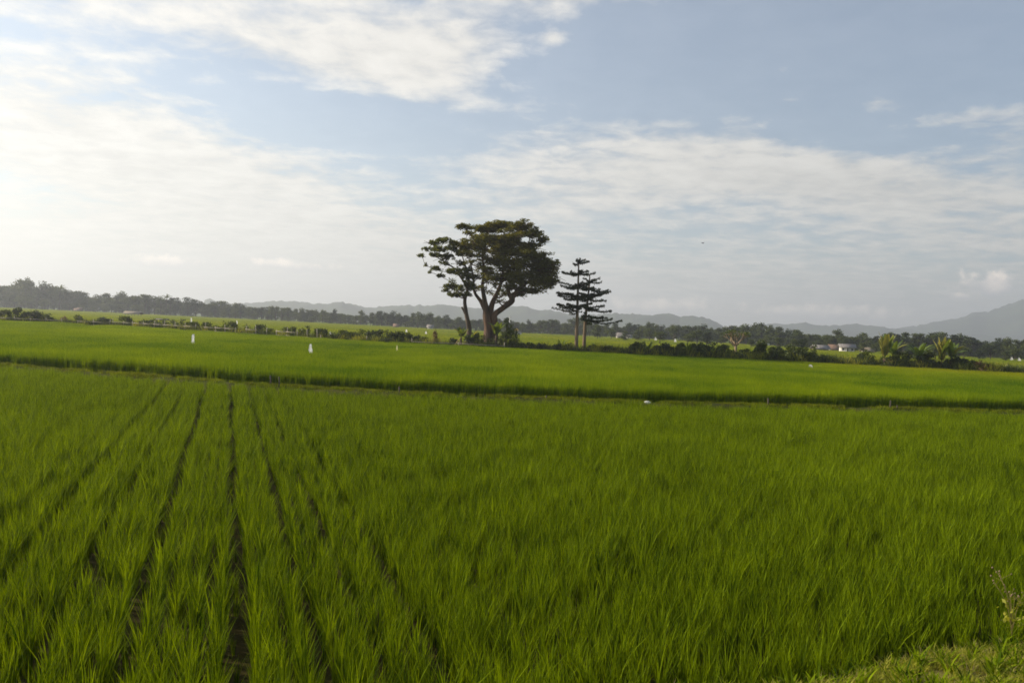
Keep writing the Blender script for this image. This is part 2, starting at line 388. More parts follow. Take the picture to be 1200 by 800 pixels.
# ------------------------------------------------------------------ grass / rice building blocks
def blades(n, rad, h, wdt, lean=(5, 32), segs=3, curl=.5, square=False, r=rng, tonemode=0, hvar=.2, grid=0):
    """n blades as tapering strips -> V,Q,T,tone"""
    if grid:
        gx = (r.integers(0, grid, n)+.5)/grid*2*rad-rad; gy = (r.integers(0, grid, n)+.5)/grid*2*rad-rad; bx = gx+r.normal(0, rad/grid*.30, n); by = gy+r.normal(0, rad/grid*.30, n)
    elif square: bx = r.uniform(-rad, rad, n); by = r.uniform(-rad, rad, n)
    else:
        a = r.uniform(0, 2*np.pi, n); q = rad*np.sqrt(r.uniform(0, 1, n)); bx, by = q*np.cos(a), q*np.sin(a)
    az_ = r.uniform(0, 2*np.pi, n); le = np.radians(r.uniform(lean[0], lean[1], n)); hh = h*r.uniform(1-hvar, 1+hvar, n)
    face = az_+np.pi/2+r.uniform(-.7, .7, n)
    cur = curl*r.uniform(.3, 1.5, n)
    V = np.zeros((n, (segs)*2+1, 3)); 
    px_, pz, ang = np.zeros(n), np.zeros(n), le.copy()*.5
    for s in range(segs+1):
        wd = wdt*(1-(s/segs)**2.2)*np.where(s == 0, .7, 1)*r.uniform(.8, 1.2, n)
        cx, cy_, cz = bx+px_*np.cos(az_), by+px_*np.sin(az_), pz
        if s < segs:
            V[:, 2*s, 0] = cx-np.cos(face)*wd/2; V[:, 2*s, 1] = cy_-np.sin(face)*wd/2; V[:, 2*s, 2] = cz
            V[:, 2*s+1, 0] = cx+np.cos(face)*wd/2; V[:, 2*s+1, 1] = cy_+np.sin(face)*wd/2; V[:, 2*s+1, 2] = cz
        else:
            V[:, 2*s, 0] = cx; V[:, 2*s, 1] = cy_; V[:, 2*s, 2] = cz
        px_ = px_+np.sin(ang)*hh/segs; pz = pz+np.cos(ang)*hh/segs; ang = ang+le*.5/segs*1.6+cur/segs
    k = 2*segs+1; base = (np.arange(n)*k)[:, None]
    Q = np.concatenate([base+np.array([[2*s, 2*s+1, 2*s+3, 2*s+2]]) for s in range(segs-1)]) if segs > 1 else None
    T = base+np.array([[2*segs-2, 2*segs-1, 2*segs]])
    tone = r.uniform(0, 1, n)
    tq = np.tile(tone, segs-1) if segs > 1 else np.array([])
    return V.reshape(-1, 3), Q, T, np.concatenate([tq, tone])
def proto_collection(name, meshes):
    c = bpy.data.collections.new(name)
    for i, me in enumerate(meshes):
        o = bpy.data.objects.new('%s_sprig.%03d' % (name, i), me); c.objects.link(o)
    return c
def scatter(name, P, rz, sc, nvar, coll, label, tilt=None):
    n = len(P)
    me = bpy.data.meshes.new(name); me.vertices.add(n); me.vertices.foreach_set('co', np.asarray(P, dtype=np.float32).ravel())
    rot = np.zeros((n, 3), dtype=np.float32); rot[:, 2] = rz
    if tilt is not None: rot[:, :2] = tilt
    a = me.attributes.new('rot', 'FLOAT_VECTOR', 'POINT'); a.data.foreach_set('vector', rot.ravel())
    a = me.attributes.new('scl', 'FLOAT', 'POINT'); a.data.foreach_set('value', np.asarray(sc, dtype=np.float32))
    a = me.attributes.new('idx', 'INT', 'POINT'); a.data.foreach_set('value', rng.integers(0, nvar, n).astype(np.int32))
    o = setting(name, me, 'stuff', label)
    g = bpy.data.node_groups.new(name+'_scatter', 'GeometryNodeTree')
    g.interface.new_socket('Geometry', in_out='INPUT', socket_type='NodeSocketGeometry')
    g.interface.new_socket('Geometry', in_out='OUTPUT', socket_type='NodeSocketGeometry')
    gi, go = g.nodes.new('NodeGroupInput'), g.nodes.new('NodeGroupOutput')
    ip = g.nodes.new('GeometryNodeInstanceOnPoints'); ci = g.nodes.new('GeometryNodeCollectionInfo')
    ci.inputs[0].default_value = coll; ci.inputs['Separate Children'].default_value = True; ci.inputs['Reset Children'].default_value = True
    def attr(nm, ty):
        x = g.nodes.new('GeometryNodeInputNamedAttribute'); x.data_type = ty; x.inputs[0].default_value = nm; return x.outputs[0]
    L = g.links
    L.new(gi.outputs[0], ip.inputs['Points']); L.new(ci.outputs[0], ip.inputs['Instance'])
    ip.inputs['Pick Instance'].default_value = True
    L.new(attr('idx', 'INT'), ip.inputs['Instance Index'])
    er = g.nodes.new('FunctionNodeEulerToRotation'); L.new(attr('rot', 'FLOAT_VECTOR'), er.inputs[0]); L.new(er.outputs[0], ip.inputs['Rotation'])
    L.new(attr('scl', 'FLOAT'), ip.inputs['Scale'])
    L.new(ip.outputs[0], go.inputs[0])
    md = o.modifiers.new('scatter', 'NODES'); md.node_group = g
    return o
def in_view(P, margin):
    d = P[:, 1]; return (np.abs(P[:, 0]) < d*.66+margin) & (d > 0)

# foreground rice: hills (bunches) planted in rows
rows_dir = math.atan((266-600)/F); rd = np.array([math.sin(rows_dir), math.cos(rows_dir)]); rn = np.array([rd[1], -rd[0]])
V_ = []
for i in range(12):
    V_.append(np_mesh('rice_bunch', *blades(31, .036, .41, .0095, (2, 19), 3, .40, hvar=.30), mat=rice_m))
rice_c = proto_collection('rice_bunch', V_)
def field_one():
    # strips of four to six rows with a narrow walking gap between strips: (position, extra half gap)
    b = [(-2.47, .05), (-1.98, .085), (-1.30, .06), (-.66, .075), (.18, .085), (.76, .07), (1.24, .05), (1.74, .08), (2.6, .05), (3.4, .055), (4.3, .04), (5.2, .055), (6.1, .04), (7.0, .04), (7.8, .13), (8.7, .03)]
    while b[0][0] > -44: b.insert(0, (b[0][0]-rng.uniform(.75, .95), rng.choice([.05, .065, .09])))
    while b[-1][0] < 48: b.append((b[-1][0]+rng.uniform(.75, .95), rng.choice([.02, .03, .05])))
    P = []
    for (u0, g0), (u1, g1) in zip(b[:-1], b[1:]):
        k = max(1, int(round((u1-u0-g0-g1)/.155)))
        for u in u0+g0*.71+(np.arange(k)+.5)*(u1-u0-(g0+g1)*.71)/k:
            t = np.arange(2, 60, .135); t = t+rng.uniform(-.035, .035, len(t)); sz = 1+.0*t
            q = np.outer(t, rd)+rn*(u+.02*np.sin(t*.8+u*3))[:, None] + rng.normal(0, .018, (len(t), 2)); P.append(np.column_stack([q, sz]))
    # a few short volunteers inside the gaps
    for u0, g0 in b:
        t = np.arange(2, 60, .3); t = t[rng.uniform(0, 1, len(t)) < .5]; q = np.outer(t, rd)+rn*u0+rng.normal(0, .025, (len(t), 2)); P.append(np.column_stack([q, rng.uniform(.3, .62, len(t))]))
    P = np.concatenate(P)
    P = P[in_view(P, 2.5)]
    P = P[(P[:, 1] > verge_line(P[:, 0])+.12) & (P[:, 1] < yA(P[:, 0])-.85-.25*np.sin(P[:, 0]*1.3)**2)]
    P = P[P[:, 1] > 3.2]
    keep = rng.uniform(0, 1, len(P)) > .04
    hole = (np.sin(P[:, 0]*2.3+np.sin(P[:, 1]*1.7)*2)*np.sin(P[:, 1]*1.1+P[:, 0]) > .93)
    P = P[keep & ~hole]
    SZ = P[:, 2]; P = P[:, :2]; n = len(P)
    sc = rng.normal(1.0, .13, n)*SZ + .07*np.sin(P[:, 0]*.9+P[:, 1]*.6)+.05*np.sin(P[:, 0]*3.1-P[:, 1]*2.2)
    tl = rng.normal(0, .08, (n, 2))
    P3 = np.column_stack([P, np.full(n, -.01)])
    print('rice bunches', n)
    scatter('rice_plants', P3, rng.uniform(0, 6.28, n), np.clip(sc, .4, 1.4), 12, rice_c, 'young green rice planted in rows in the near field', tl)
field_one()

# middle field: square metre tufts laid row by row behind the bund
V_ = [np_mesh('rice_tuft', *blades(560, .60, .70, .020, (2, 20), 2, .3, True, hvar=.14, grid=5), mat=rice2_m) for i in range(8)]
rice2_c = proto_collection('rice_tuft', V_)
gaps = [(GP(-30, 385, .6), GP(60, 385, .6)), (GP(60, 385, .6), GP(150, 381.5, .6)), (GP(366, 411, .7), GP(440, 406, .7))]
def seg_dist(P, a, b):
    a, b = a[:2], b[:2]; d = b-a; t = np.clip(((P-a)@d)/(d@d), 0, 1); return np.linalg.norm(P-(a+t[:, None]*d), axis=1)
def field_two():
    P = []
    for x in np.arange(-95, 95, 1.0):
        y0, y1 = float(yA(x))+.62+.62, float(yB(x))
        ys = np.arange(y0, y1, 1.0)
        jy = rng.uniform(-.12, .12, len(ys)); jy[0] = abs(jy[0])*.6 if len(jy) else 0
        P.append(np.column_stack([x+rng.uniform(-.2, .2, len(ys)), ys+jy]))
    P = np.concatenate(P); P = P[in_view(P, 6)]
    for (a, b), w_ in zip(gaps, (1.7, 1.7, .55)): P = P[seg_dist(P, a, b) > w_]
    n = len(P); sc = rng.normal(1.0, .045, n)+.05*np.sin(P[:, 0]*.21+P[:, 1]*.13)
    print('tufts', n)
    scatter('rice_plants', np.column_stack([P, np.full(n, GZ2-.01)]), rng.integers(0, 4, n)*np.pi/2+rng.uniform(-.08, .08, n), sc, 8, rice2_c,
            'dense lime green rice filling the middle field', rng.normal(0, .03, (n, 2)))
field_two()
# front rank of the middle field: upright dense bunches along the dark edge
V_ = [np_mesh('edge_bunch', *blades(60, .15, .70, .018, (2, 14), 3, .28), mat=rice2_m) for i in range(5)]
edge_c = proto_collection('edge_bunch', V_)
xs = np.arange(-30, 30, .16); n = len(xs)
P = np.column_stack([xs, yA(xs)+.58+rng.uniform(0, .14, n)+.05*np.sin(xs*1.9), np.full(n, .18)])
scatter('rice_edge', P, rng.uniform(0, 6, n), rng.normal(.98, .05, n), 5, edge_c, 'upright shaded rice along the front edge of the middle field', rng.normal(0, .06, (n, 2)))

# fields beyond the hedge line
V_ = [np_mesh('far_rice_patch', *blades(620, 2.15, .55, .10, (2, 26), 2, .3, True, hvar=.2), mat=rice3_m) for i in range(6)]
rice3_c = proto_collection('far_rice_patch', V_)
TL = [(-300, 520), (0, 480), (300, 420), (500, 345), (800, 320), (950, 250), (1050, 222), (1300, 200)]
def tl_dist(px): return float(np.interp(px, [a for a, b in TL], [b for a, b in TL]))
TLx = [PX(px, d, 0) for px, d in TL]
def field_three():
    P = []
    for x in np.arange(-420, 330, 4.0):
        y0, y1 = float(yB(x))+4.5, float(np.interp(x, TLx, [b for a, b in TL]))+8
        ys = np.arange(y0, y1, 4.0); P.append(np.column_stack([x+rng.uniform(-.5, .5, len(ys)), ys+rng.uniform(-.4, .4, len(ys))]))
    P = np.concatenate(P); P = P[in_view(P, 14)]
    # low bunds divide these plots
    a = P[:, 1]+P[:, 0]*.12; keep = (np.mod(a, 46) > 3.2)
    P = P[keep]
    n = len(P); plot = np.floor((P[:, 1]+P[:, 0]*.12)/46)
    sc = rng.normal(.95, .05, n)+.09*np.sin(plot*2.7)
    print('far patches', n)
    scatter('rice_plants', np.column_stack([P, np.full(n, GZ2-.02)]), rng.integers(0, 4, n)*np.pi/2, sc, 6, rice3_c,
            'pale green rice plots beyond the fence and hedge', None)
field_three()

# bund grass: short, yellowish
V_ = [np_mesh('bund_tuft', *blades(26, .10, .17, .010, (8, 60), 2, .6), mat=(rice3_m if i % 2 else bundg_m)) for i in range(5)]
bg_c = proto_collection('bund_tuft', V_)
n = 7500; xs = rng.uniform(-30, 32, n); off = rng.normal(-.08, .36, n)
P = np.column_stack([xs, yA(xs)+off, .34-np.clip(np.abs(off)-.2, 0, 1)*.7-.02])
ok = (np.sin(xs*.8)+np.sin(xs*2.1+1)+rng.normal(0, .8, n)) > -.6
P = P[ok]; n = len(P)
scatter('bund_grass', P, rng.uniform(0, 6, n), rng.uniform(.4, 1.1, n), 5, bg_c, 'short yellowed grass growing on the earth bund')

# verge grass in the lower right corner
V_ = [np_mesh('verge_tuft', *blades(34, .07, .11, .006, (10, 75), 3, .8), mat=verge_m) for i in range(6)]
V_ += [np_mesh('verge_straw', *blades(16, .10, .10, .004, (50, 88), 2, .5), mat=dry_m) for i in range(3)]
V_ += [np_mesh('verge_weed', *blades(12, .03, .17, .016, (15, 60), 4, 1.0), mat=rice_m) for i in range(3)]
vg_c = proto_collection('verge_tuft', V_)
n = 9000; P = np.column_stack([rng.uniform(-1.5, 7.5, n), rng.uniform(3.0, 9.0, n)])
e = verge_line(P[:, 0])-P[:, 1]; P = P[(e > -.08)]; e = verge_line(P[:, 0])-P[:, 1]
t = np.clip(e/.35, 0, 1); z = t*t*(3-2*t)*.34+np.clip(e/5, 0, 1)*.75-.01
n = len(P)
scatter('verge_grass', np.column_stack([P, z]), rng.uniform(0, 6, n), rng.uniform(.6, 1.35, n), 12, vg_c, 'short sunlit grass and straw on the verge in the lower right corner')

# ------------------------------------------------------------------ foliage clouds
def leaf_cloud(cl, n, size, up=.5, r=rng, tone=None, hollow=.35, slim=.6):
    """cl: array of clusters (x,y,z,rx,ry,rz,weight). Many leaf sized rhombi spread through clusters, thinning at the edges."""
    cl = np.asarray(cl, float); wgt = cl[:, 6]*cl[:, 3]*cl[:, 4]; wgt = wgt/wgt.sum()
    ci = r.choice(len(cl), n, p=wgt); c = cl[ci]
    v = r.normal(size=(n, 3)); v /= np.linalg.norm(v, axis=1)[:, None]
    q = r.uniform(hollow**3, 1, n)**(1/3)*r.normal(1, .20, n)
    pos = c[:, :3]+v*q[:, None]*c[:, 3:6]
    nrm = r.normal(size=(n, 3)); nrm[:, 2] = np.abs(nrm[:, 2])+up*1.6; nrm /= np.linalg.norm(nrm, axis=1)[:, None]
    a = np.cross(nrm, r.normal(size=(n, 3))); a /= np.linalg.norm(a, axis=1)[:, None]; b = np.cross(nrm, a)
    s = size*r.uniform(.6, 1.4, n)[:, None]
    V = np.stack([pos+a*s, pos+b*s*slim, pos-a*s, pos-b*s*slim], 1).reshape(-1, 3)
    Q = np.arange(n*4).reshape(n, 4)
    tn = np.clip(.5*r.uniform(0, 1, n)+.5*r.uniform(0, 1, len(cl))[ci], 0, 1)
    return V, Q, None, tn
def sub_clusters(cl, k, f=.42, r=rng):
    """break each big cluster into k uneven puffs so edges are ragged"""
    out = []
    for c in cl:
        x, y, z, rx, ry, rz, wt_ = c
        for i in range(k):
            v = r.normal(size=3); v /= np.linalg.norm(v); q = r.uniform(.15, 1.08)
            s = f*r.uniform(.6, 1.25)
            out.append((x+v[0]*q*rx, y+v[1]*q*ry, z+v[2]*q*rz, rx*s, ry*s, max(rz*s*1.3, .16), wt_))
    return out

# ---- main pair of trees; positions read from the photograph at the trees' distance
DT = float(yB(PX(575, 84, TOP2)))+3.2
print('tree distance', DT)
def z7(zx, zy, dd=0): return W(480+zx/5, 250+zy/5, DT, 0)+np.array([0, dd, 0])
U = DT/F/5                                    # metres per zoom unit
def crown_clusters(lst, depth, seed):
    r = np.random.default_rng(seed); out = []
    for it in lst:
        zx, zy, rx, rz = it[:4]; wt_ = it[4] if len(it) > 4 else 1.0
        span = depth
        for k in range(3 if rx > 50 else 2):
            dd = r.uniform(-span, span)
            p = z7(zx+r.uniform(-8, 8), zy+r.uniform(-5, 5), 0)
            out.append((p[0], p[1]+dd, p[2], rx*U, rx*U*r.uniform(.8, 1.2), rz*U*1.05, wt_))
    return out
main_cl = crown_clusters([(330, 98, 52, 14), (400, 90, 50, 14), (450, 85, 70, 18), (540, 70, 90, 20), (640, 92, 80, 22), (715, 122, 65, 20), (785, 152, 42, 16),
    (700, 185, 80, 22), (600, 150, 100, 32), (480, 150, 100, 30), (400, 182, 80, 32), (330, 190, 60, 22), (560, 212, 105, 38), (680, 245, 95, 34),
    (760, 262, 66, 24), (820, 300, 56, 22), (850, 318, 26, 10), (740, 322, 92, 38), (620, 300, 105, 40), (520, 275, 80, 26, .8), (650, 375, 95, 40),
    (760, 398, 90, 42), (838, 405, 40, 24), (715, 455, 70, 16), (560, 370, 55, 24, .5), (440, 335, 60, 22, .5), (440, 255, 55, 20, .6), (450, 395, 40, 22, .4),
    (800, 350, 70, 40), (400, 370, 40, 18, .4), (500, 420, 40, 18, .35), (640, 440, 50, 16, .7), (350, 240, 50, 18, .7), (370, 300, 45, 20, .45), (470, 330, 45, 20, .45), (415, 300, 40, 18, .45), (430, 440, 34, 16, .35), (395, 430, 30, 14, .35), (540, 330, 50, 22, .6), (365, 420, 26, 12, .4), (470, 460, 30, 12, .3), (545, 470, 40, 22, .6), (590, 430, 55, 22, .8), (520, 510, 26, 14, .4), (650, 470, 50, 14, .5), (560, 520, 20, 10, .3), (500, 375, 60, 26, .5), (600, 350, 60, 26, .8)], 3.2, 5)
def limb_path(a, b, sag=.12, r=random):
    a, b = np.array(a, float), np.array(b, float); m = (a+b)/2
    L = np.linalg.norm(b-a); m = m+np.array([r.uniform(-.12, .12)*L, r.uniform(-.12, .12)*L, -sag*L*.5+r.uniform(0, .1)*L])
    return smooth_path([a, m, b], 5)
def build_crown_tree(name, label, cat, base, trunks, clusters, nleaf, size, bark, leaf, k, r_twig, f=.42):
    t = thing(name, label, cat, tuple(base))
    loc = lambda p: np.array(p)-np.array(base)
    mb = MB(); nodes = []
    for path, rads in trunks:
        P = smooth_path([loc(p) for p in path], 6); rr = np.interp(np.linspace(0, 1, len(P)), np.linspace(0, 1, len(rads)), rads)
        mb.tube(P, rr, 12, True, .07)
        nodes += [(p, q) for p, q in zip(P, rr)]
    child('trunk', mb.mesh('trunk', bark, True), t)
    lb = MB(); nd = [q for q in nodes if q[0][2] > 2.6]
    order = sorted(clusters, key=lambda c: min(np.linalg.norm(loc(c[:3])-q[0]) for q in nd))
    for c in order:
        p = loc(c[:3])-np.array([0, 0, c[5]*.4])
        cand = [(np.linalg.norm(p-q[0])+2.0*max(0, q[0][2]-p[2]+.3), i) for i, q in enumerate(nd)]
        i = min(cand)[1]; a, ra = nd[i]
        P = limb_path(a, p); r0 = min(ra*.6, .09+.012*np.linalg.norm(p-a)); rr = np.linspace(r0, .03, len(P))
        lb.tube(P, rr, 6, False); nd += [(q, s) for q, s in zip(P[2:], rr[2:])]
        for j in range(3):                                              # twigs
            v = np.random.default_rng(i*7+j).normal(size=3)*np.array([c[3], c[4], c[5]])*.7
            Pt = limb_path(P[-3], P[-1]+v, 0); lb.tube(Pt, np.linspace(r_twig, .012, len(Pt)), 4, False)
    child('limbs' if False else 'limb', lb.mesh('limb', bark, True), t)
    sc = sub_clusters([(c[0]-base[0], c[1]-base[1], c[2]-base[2])+tuple(c[3:]) for c in clusters], k, f)
    child('crown', np_mesh('crown', *leaf_cloud(sc, nleaf, size, .9), mat=leaf), t)
    return t
bm = z7(470, 745); bm[2] = GZ2
main_trunks = [
    ([bm, z7(466, 690), z7(455, 620), z7(448, 560), z7(438, 500), z7(428, 430, -.5), z7(440, 340, -.8), z7(425, 250, -1)], [.75, .52, .42, .34, .24, .17, .12, .07]),
    ([bm+[.1, .2, 0], z7(478, 680, .2), z7(475, 600, .3), z7(482, 530, .4), z7(520, 450, .8), z7(545, 350, 1), z7(560, 240, 1.2), z7(560, 120, 1)], [.62, .42, .34, .27, .20, .15, .11, .06]),
    ([bm+[.5, -.1, 0], z7(500, 660, -.2), z7(498, 600, -.2), z7(545, 555, -.3), z7(600, 512, -.4), z7(580, 462, -.6), z7(600, 400, -.8), z7(660, 300, -1), z7(690, 190, -1)], [.5, .32, .29, .28, .32, .20, .14, .10, .05]),
    ([z7(450, 580), z7(420, 520, .3), z7(380, 460, .5), z7(370, 370, .8), z7(350, 260, .8)], [.28, .2, .14, .1, .05]),
    ([z7(590, 500, -.4), z7(640, 450, -.8), z7(700, 400, -1.2), z7(780, 350, -1.5)], [.28, .2, .14, .06]),
]
main_tree = build_crown_tree('rain_tree', 'largest tree, broad dense umbrella crown over a thick forked reddish trunk', 'tree', bm, main_trunks, main_cl, 80000, .11, bark_red_m, tree_m, 22, .04, .30)
b2 = z7(345, 748, .8); b2[2] = GZ2
airy_cl = crown_clusters([(130, 165, 44, 10), (200, 162, 50, 11), (262, 178, 40, 12), (60, 240, 26, 5), (95, 215, 26, 8), (135, 240, 46, 9), (215, 250, 48, 13), (290, 228, 40, 14), (160, 322, 40, 14), (110, 340, 12, 4),
    (180, 360, 30, 9), (232, 338, 42, 12), (300, 290, 38, 12), (345, 370, 36, 20), (238, 425, 42, 16), (270, 470, 48, 12), (330, 478, 36, 12), (370, 440, 30, 20), (210, 450, 26, 9), (320, 210, 34, 14), (180, 205, 50, 16, .6), (250, 215, 50, 16, .6), (200, 290, 40, 14, .5), (280, 330, 40, 20, .5), (310, 350, 40, 24, .5), (150, 200, 40, 14, .6), (300, 440, 45, 24, .5), (350, 420, 40, 24, .6), (340, 330, 40, 20, .6), (90, 300, 16, 6, .5), (255, 390, 26, 12, .4)], 1.6, 9)
airy_trunks = [
    ([b2, z7(347, 690, .8), z7(337, 620, .8), z7(325, 560, .8), z7(322, 500, .8), z7(337, 445, .8), z7(320, 405, .8), z7(290, 360, .6), z7(268, 325, .5), z7(205, 285, .3), z7(145, 245, 0)], [.34, .26, .22, .20, .17, .14, .12, .10, .08, .06, .04]),
    ([z7(333, 450, .8), z7(345, 390, 1), z7(325, 310, 1.2), z7(300, 230, 1.2)], [.14, .1, .08, .04]),
    ([z7(331, 600, .8), z7(318, 575, .8), z7(302, 548, .8)], [.14, .12, .08]),
    ([z7(322, 500, .8), z7(300, 470, .4), z7(255, 440, 0)], [.12, .08, .04]),
]
airy = build_crown_tree('slender_tree', 'slim tree with airy open crown leaning left beside the largest tree', 'tree', b2, airy_trunks, airy_cl, 17000, .105, bark_m, light_tree_m, 18, .03, .24)

# ---- two layered (pagoda) trees
def z6(zx, zy, dd=0): return W(640+zx/6.15, 290+zy/6.15, DT+1, 0)+np.array([0, dd, 0])
def pagoda(label, base_z, top_z, lean_pts, layers, dd, seed):
    r = np.random.default_rng(seed); rr = random.Random(seed)
    base = z6(*base_z, dd); base[2] = GZ2
    t = thing('pagoda_tree', label, 'tree', tuple(base), group='layered trees beside the largest tree')
    path = [base]+[z6(*p, dd) for p in lean_pts]+[z6(*top_z, dd)]
    P = smooth_path([p-base for p in path], 6); mb = MB(); mb.tube(P, np.linspace(.21, .05, len(P)), 10, True, .05)
    child('trunk', mb.mesh('trunk', pagoda_bark_m, True), t)
    u = (DT+1)/F/6.15
    lb = MB(); Vs, Qs, tn = [], [], []; nv = 0
    for (zy, zl, zr, dens, rise) in layers:
        z = z6(zl, zy, dd)[2]-base[2]
        # trunk position at that height
        k = np.argmin(np.abs(P[:, 2]-z)); c = P[k]
        xl, xr = z6(zl, zy)[0]-base[0], z6(zr, zy)[0]-base[0]
        nb = 9
        for j in range(nb):
            th = 2*math.pi*(j+r.uniform(-.25, .25))/nb
            cx = math.cos(th)
            L = abs((xr-c[0]) if cx > 0 else (xl-c[0])); L = L*(.62+.38*abs(cx))*r.uniform(.86, 1.0)
            L = max(L*(r.uniform(.55, 1.0) if r.random() < .22 else 1.0), .5); zj = r.uniform(-.26, .26); droop_ = r.uniform(-.10, .07)
            e = c+np.array([math.cos(th)*L, math.sin(th)*L*.9, (rise+droop_)*L+zj+z-c[2]])
            m = c+(e-c)*.5+np.array([0, 0, (-.04-abs(droop_))*L+zj*.6])
            bp = smooth_path([c+np.array([0, 0, z-c[2]-.1]), m, e], 6); lb.tube(bp, np.linspace(.06, .012, len(bp)), 5, False)
            n = int(L*115*dens); s = r.uniform(.12, 1, n)**.8; q = (s*(len(bp)-1)); i0 = np.clip(q.astype(int), 0, len(bp)-2); f = (q-i0)[:, None]
            pos = bp[i0]*(1-f)+bp[i0+1]*f
            wd = .40*np.sin(np.pi*np.clip(s, .05, .97))**.9*min(1.0, L/1.6)*r.uniform(.5, 1.2, n)+.04
            side = np.array([-math.sin(th), math.cos(th), 0]); pos = pos+side*(r.uniform(-1, 1, n)*wd)[:, None]+np.array([0, 0, 1.])*(r.normal(0, .06, n)+.02)[:, None]
            nrm = r.normal(size=(n, 3))*.45+np.array([0, 0, 1]); nrm /= np.linalg.norm(nrm, axis=1)[:, None]
            a = np.cross(nrm, r.normal(size=(n, 3))); a /= np.linalg.norm(a, axis=1)[:, None]; b = np.cross(nrm, a)
            sz = (.072*r.uniform(.6, 1.6, n))[:, None]
            Vs.append(np.stack([pos+a*sz, pos+b*sz*.6, pos-a*sz, pos-b*sz*.6], 1).reshape(-1, 3)); Qs.append(np.arange(n*4).reshape(n, 4)+nv); nv += n*4; tn.append(r.uniform(0, 1, n))
    child('limb', lb.mesh('limb', dark_bark_m, True), t)
    child('crown', np_mesh('crown', np.concatenate(Vs), np.concatenate(Qs), None, np.concatenate(tn), pagoda_m), t)
    return t
pagoda('taller tree with flat tiered dark branches on a pale straight trunk', (215, 722), (232, 95), [(218, 600), (222, 450), (226, 300), (230, 180)],
       [(112, 182, 318, .9, .22), (178, 92, 355, 1.2, .08), (268, 58, 330, 1.3, .02), (340, 45, 330, 1.4, -.01), (352, 70, 300, .8, -.02), (408, 42, 330, 1.4, -.03), (438, 12, 250, .5, .0)], -.6, 3)
pagoda('shorter tree with flat tiered dark branches to the right of its taller twin', (278, 722), (320, 190), [(283, 620), (290, 500), (304, 380), (316, 270)],
       [(238, 258, 418, .9, .15), (280, 200, 492, 1.2, .02), (335, 215, 458, 1.3, 0), (362, 225, 462, .8, 0), (425, 235, 486, 1.4, -.02), (480, 275, 460, .9, -.04), (515, 290, 578, 1.1, -.03)], .8, 4)

# ------------------------------------------------------------------ banana plants
def leaf_strip(L, Wd, az_, el0, droop, n=9, torn=.25, r=random):
    """one banana leaf: midrib arc with two ragged halves"""
    V, Q, T = [], [], []; p = np.zeros(3); ang = el0
    side = np.array([-math.sin(az_), math.cos(az_), 0])
    for i in range(n+1):
        s = i/n; wd = Wd*math.sin(math.pi*min(.98, .12+.86*s))**.6*(0.25 if s < .12 else 1)*(1-torn*r.random())
        fold = .25*wd
        V += [tuple(p-side*wd/2-np.array([0, 0, fold])), tuple(p), tuple(p+side*wd/2-np.array([0, 0, fold]))]
        p = p+np.array([math.cos(az_)*math.cos(ang), math.sin(az_)*math.cos(ang), math.sin(ang)])*L/n; ang -= droop/n*(.4+1.2*s)
    for i in range(n):
        a = 3*i; Q += [(a, a+1, a+4, a+3), (a+1, a+2, a+5, a+4)]
    return V, Q
def banana(name, label, loc, h, nleaf, wither, seed, group=None, spread=1.0, hang=0):
    r = random.Random(seed); t = thing(name, label, 'banana plant', tuple(loc), 0, group)
    sh = .32 if wither > .6 else .45; mb = MB(); P = smooth_path([(0, 0, -.05), (.03, 0, h*sh*.5), (.05, .02, h*sh)], 4); mb.tube(P, np.linspace(.17, .09, len(P)), 9, True, .04)
    child('stem', mb.mesh('stem', bark_m, True), t)
    for i in range(nleaf):
        az_ = i*2.4+r.uniform(-.3, .3); V, Q = leaf_strip(h*r.uniform(.48, .70 if wither > .6 else .58)*spread*(1.25 if wither > .6 else 1), h*.17, az_, R(r.uniform(74, 90) if wither > .6 else r.uniform(60, 85)), R(r.uniform(5, 40) if wither > .6 else r.uniform(40, 105)), 9, .3, r)
        o = child('leaf', np_mesh('leaf', V, Q, None, [r.random()]*len(Q), yellow_m if r.random() < wither else banana_m), t); o.location = P[-1]
    for i in range(hang):                                               # dead leaves hanging down the stem
        az_ = i*1.9+r.uniform(-.3, .3); V, Q = leaf_strip(h*r.uniform(.18, .38), h*.07, az_, R(r.uniform(-65, 10)), R(60), 8, .6, r)
        o = child('leaf', np_mesh('leaf', V, Q, None, [r.random()]*len(Q), brown_m), t, 'dead brown leaf hanging down the stem'); o.location = P[-1]-Vector((0, 0, r.uniform(0, h*.25))) if False else tuple(np.array(P[-1])-np.array([0, 0, r.uniform(0, h*.22)]))
    return t
def at(px, dist_off=0.0, z=GZ2, base=None):
    """place just behind the far edge of the middle field"""
    d = 80.0
    for _ in range(6):
        x = PX(px, d, z); d = float(yB(x))+dist_off
    return np.array([PX(px, d, z), d, z])
def hgt(px_tall, loc): return px_tall*loc[1]/F
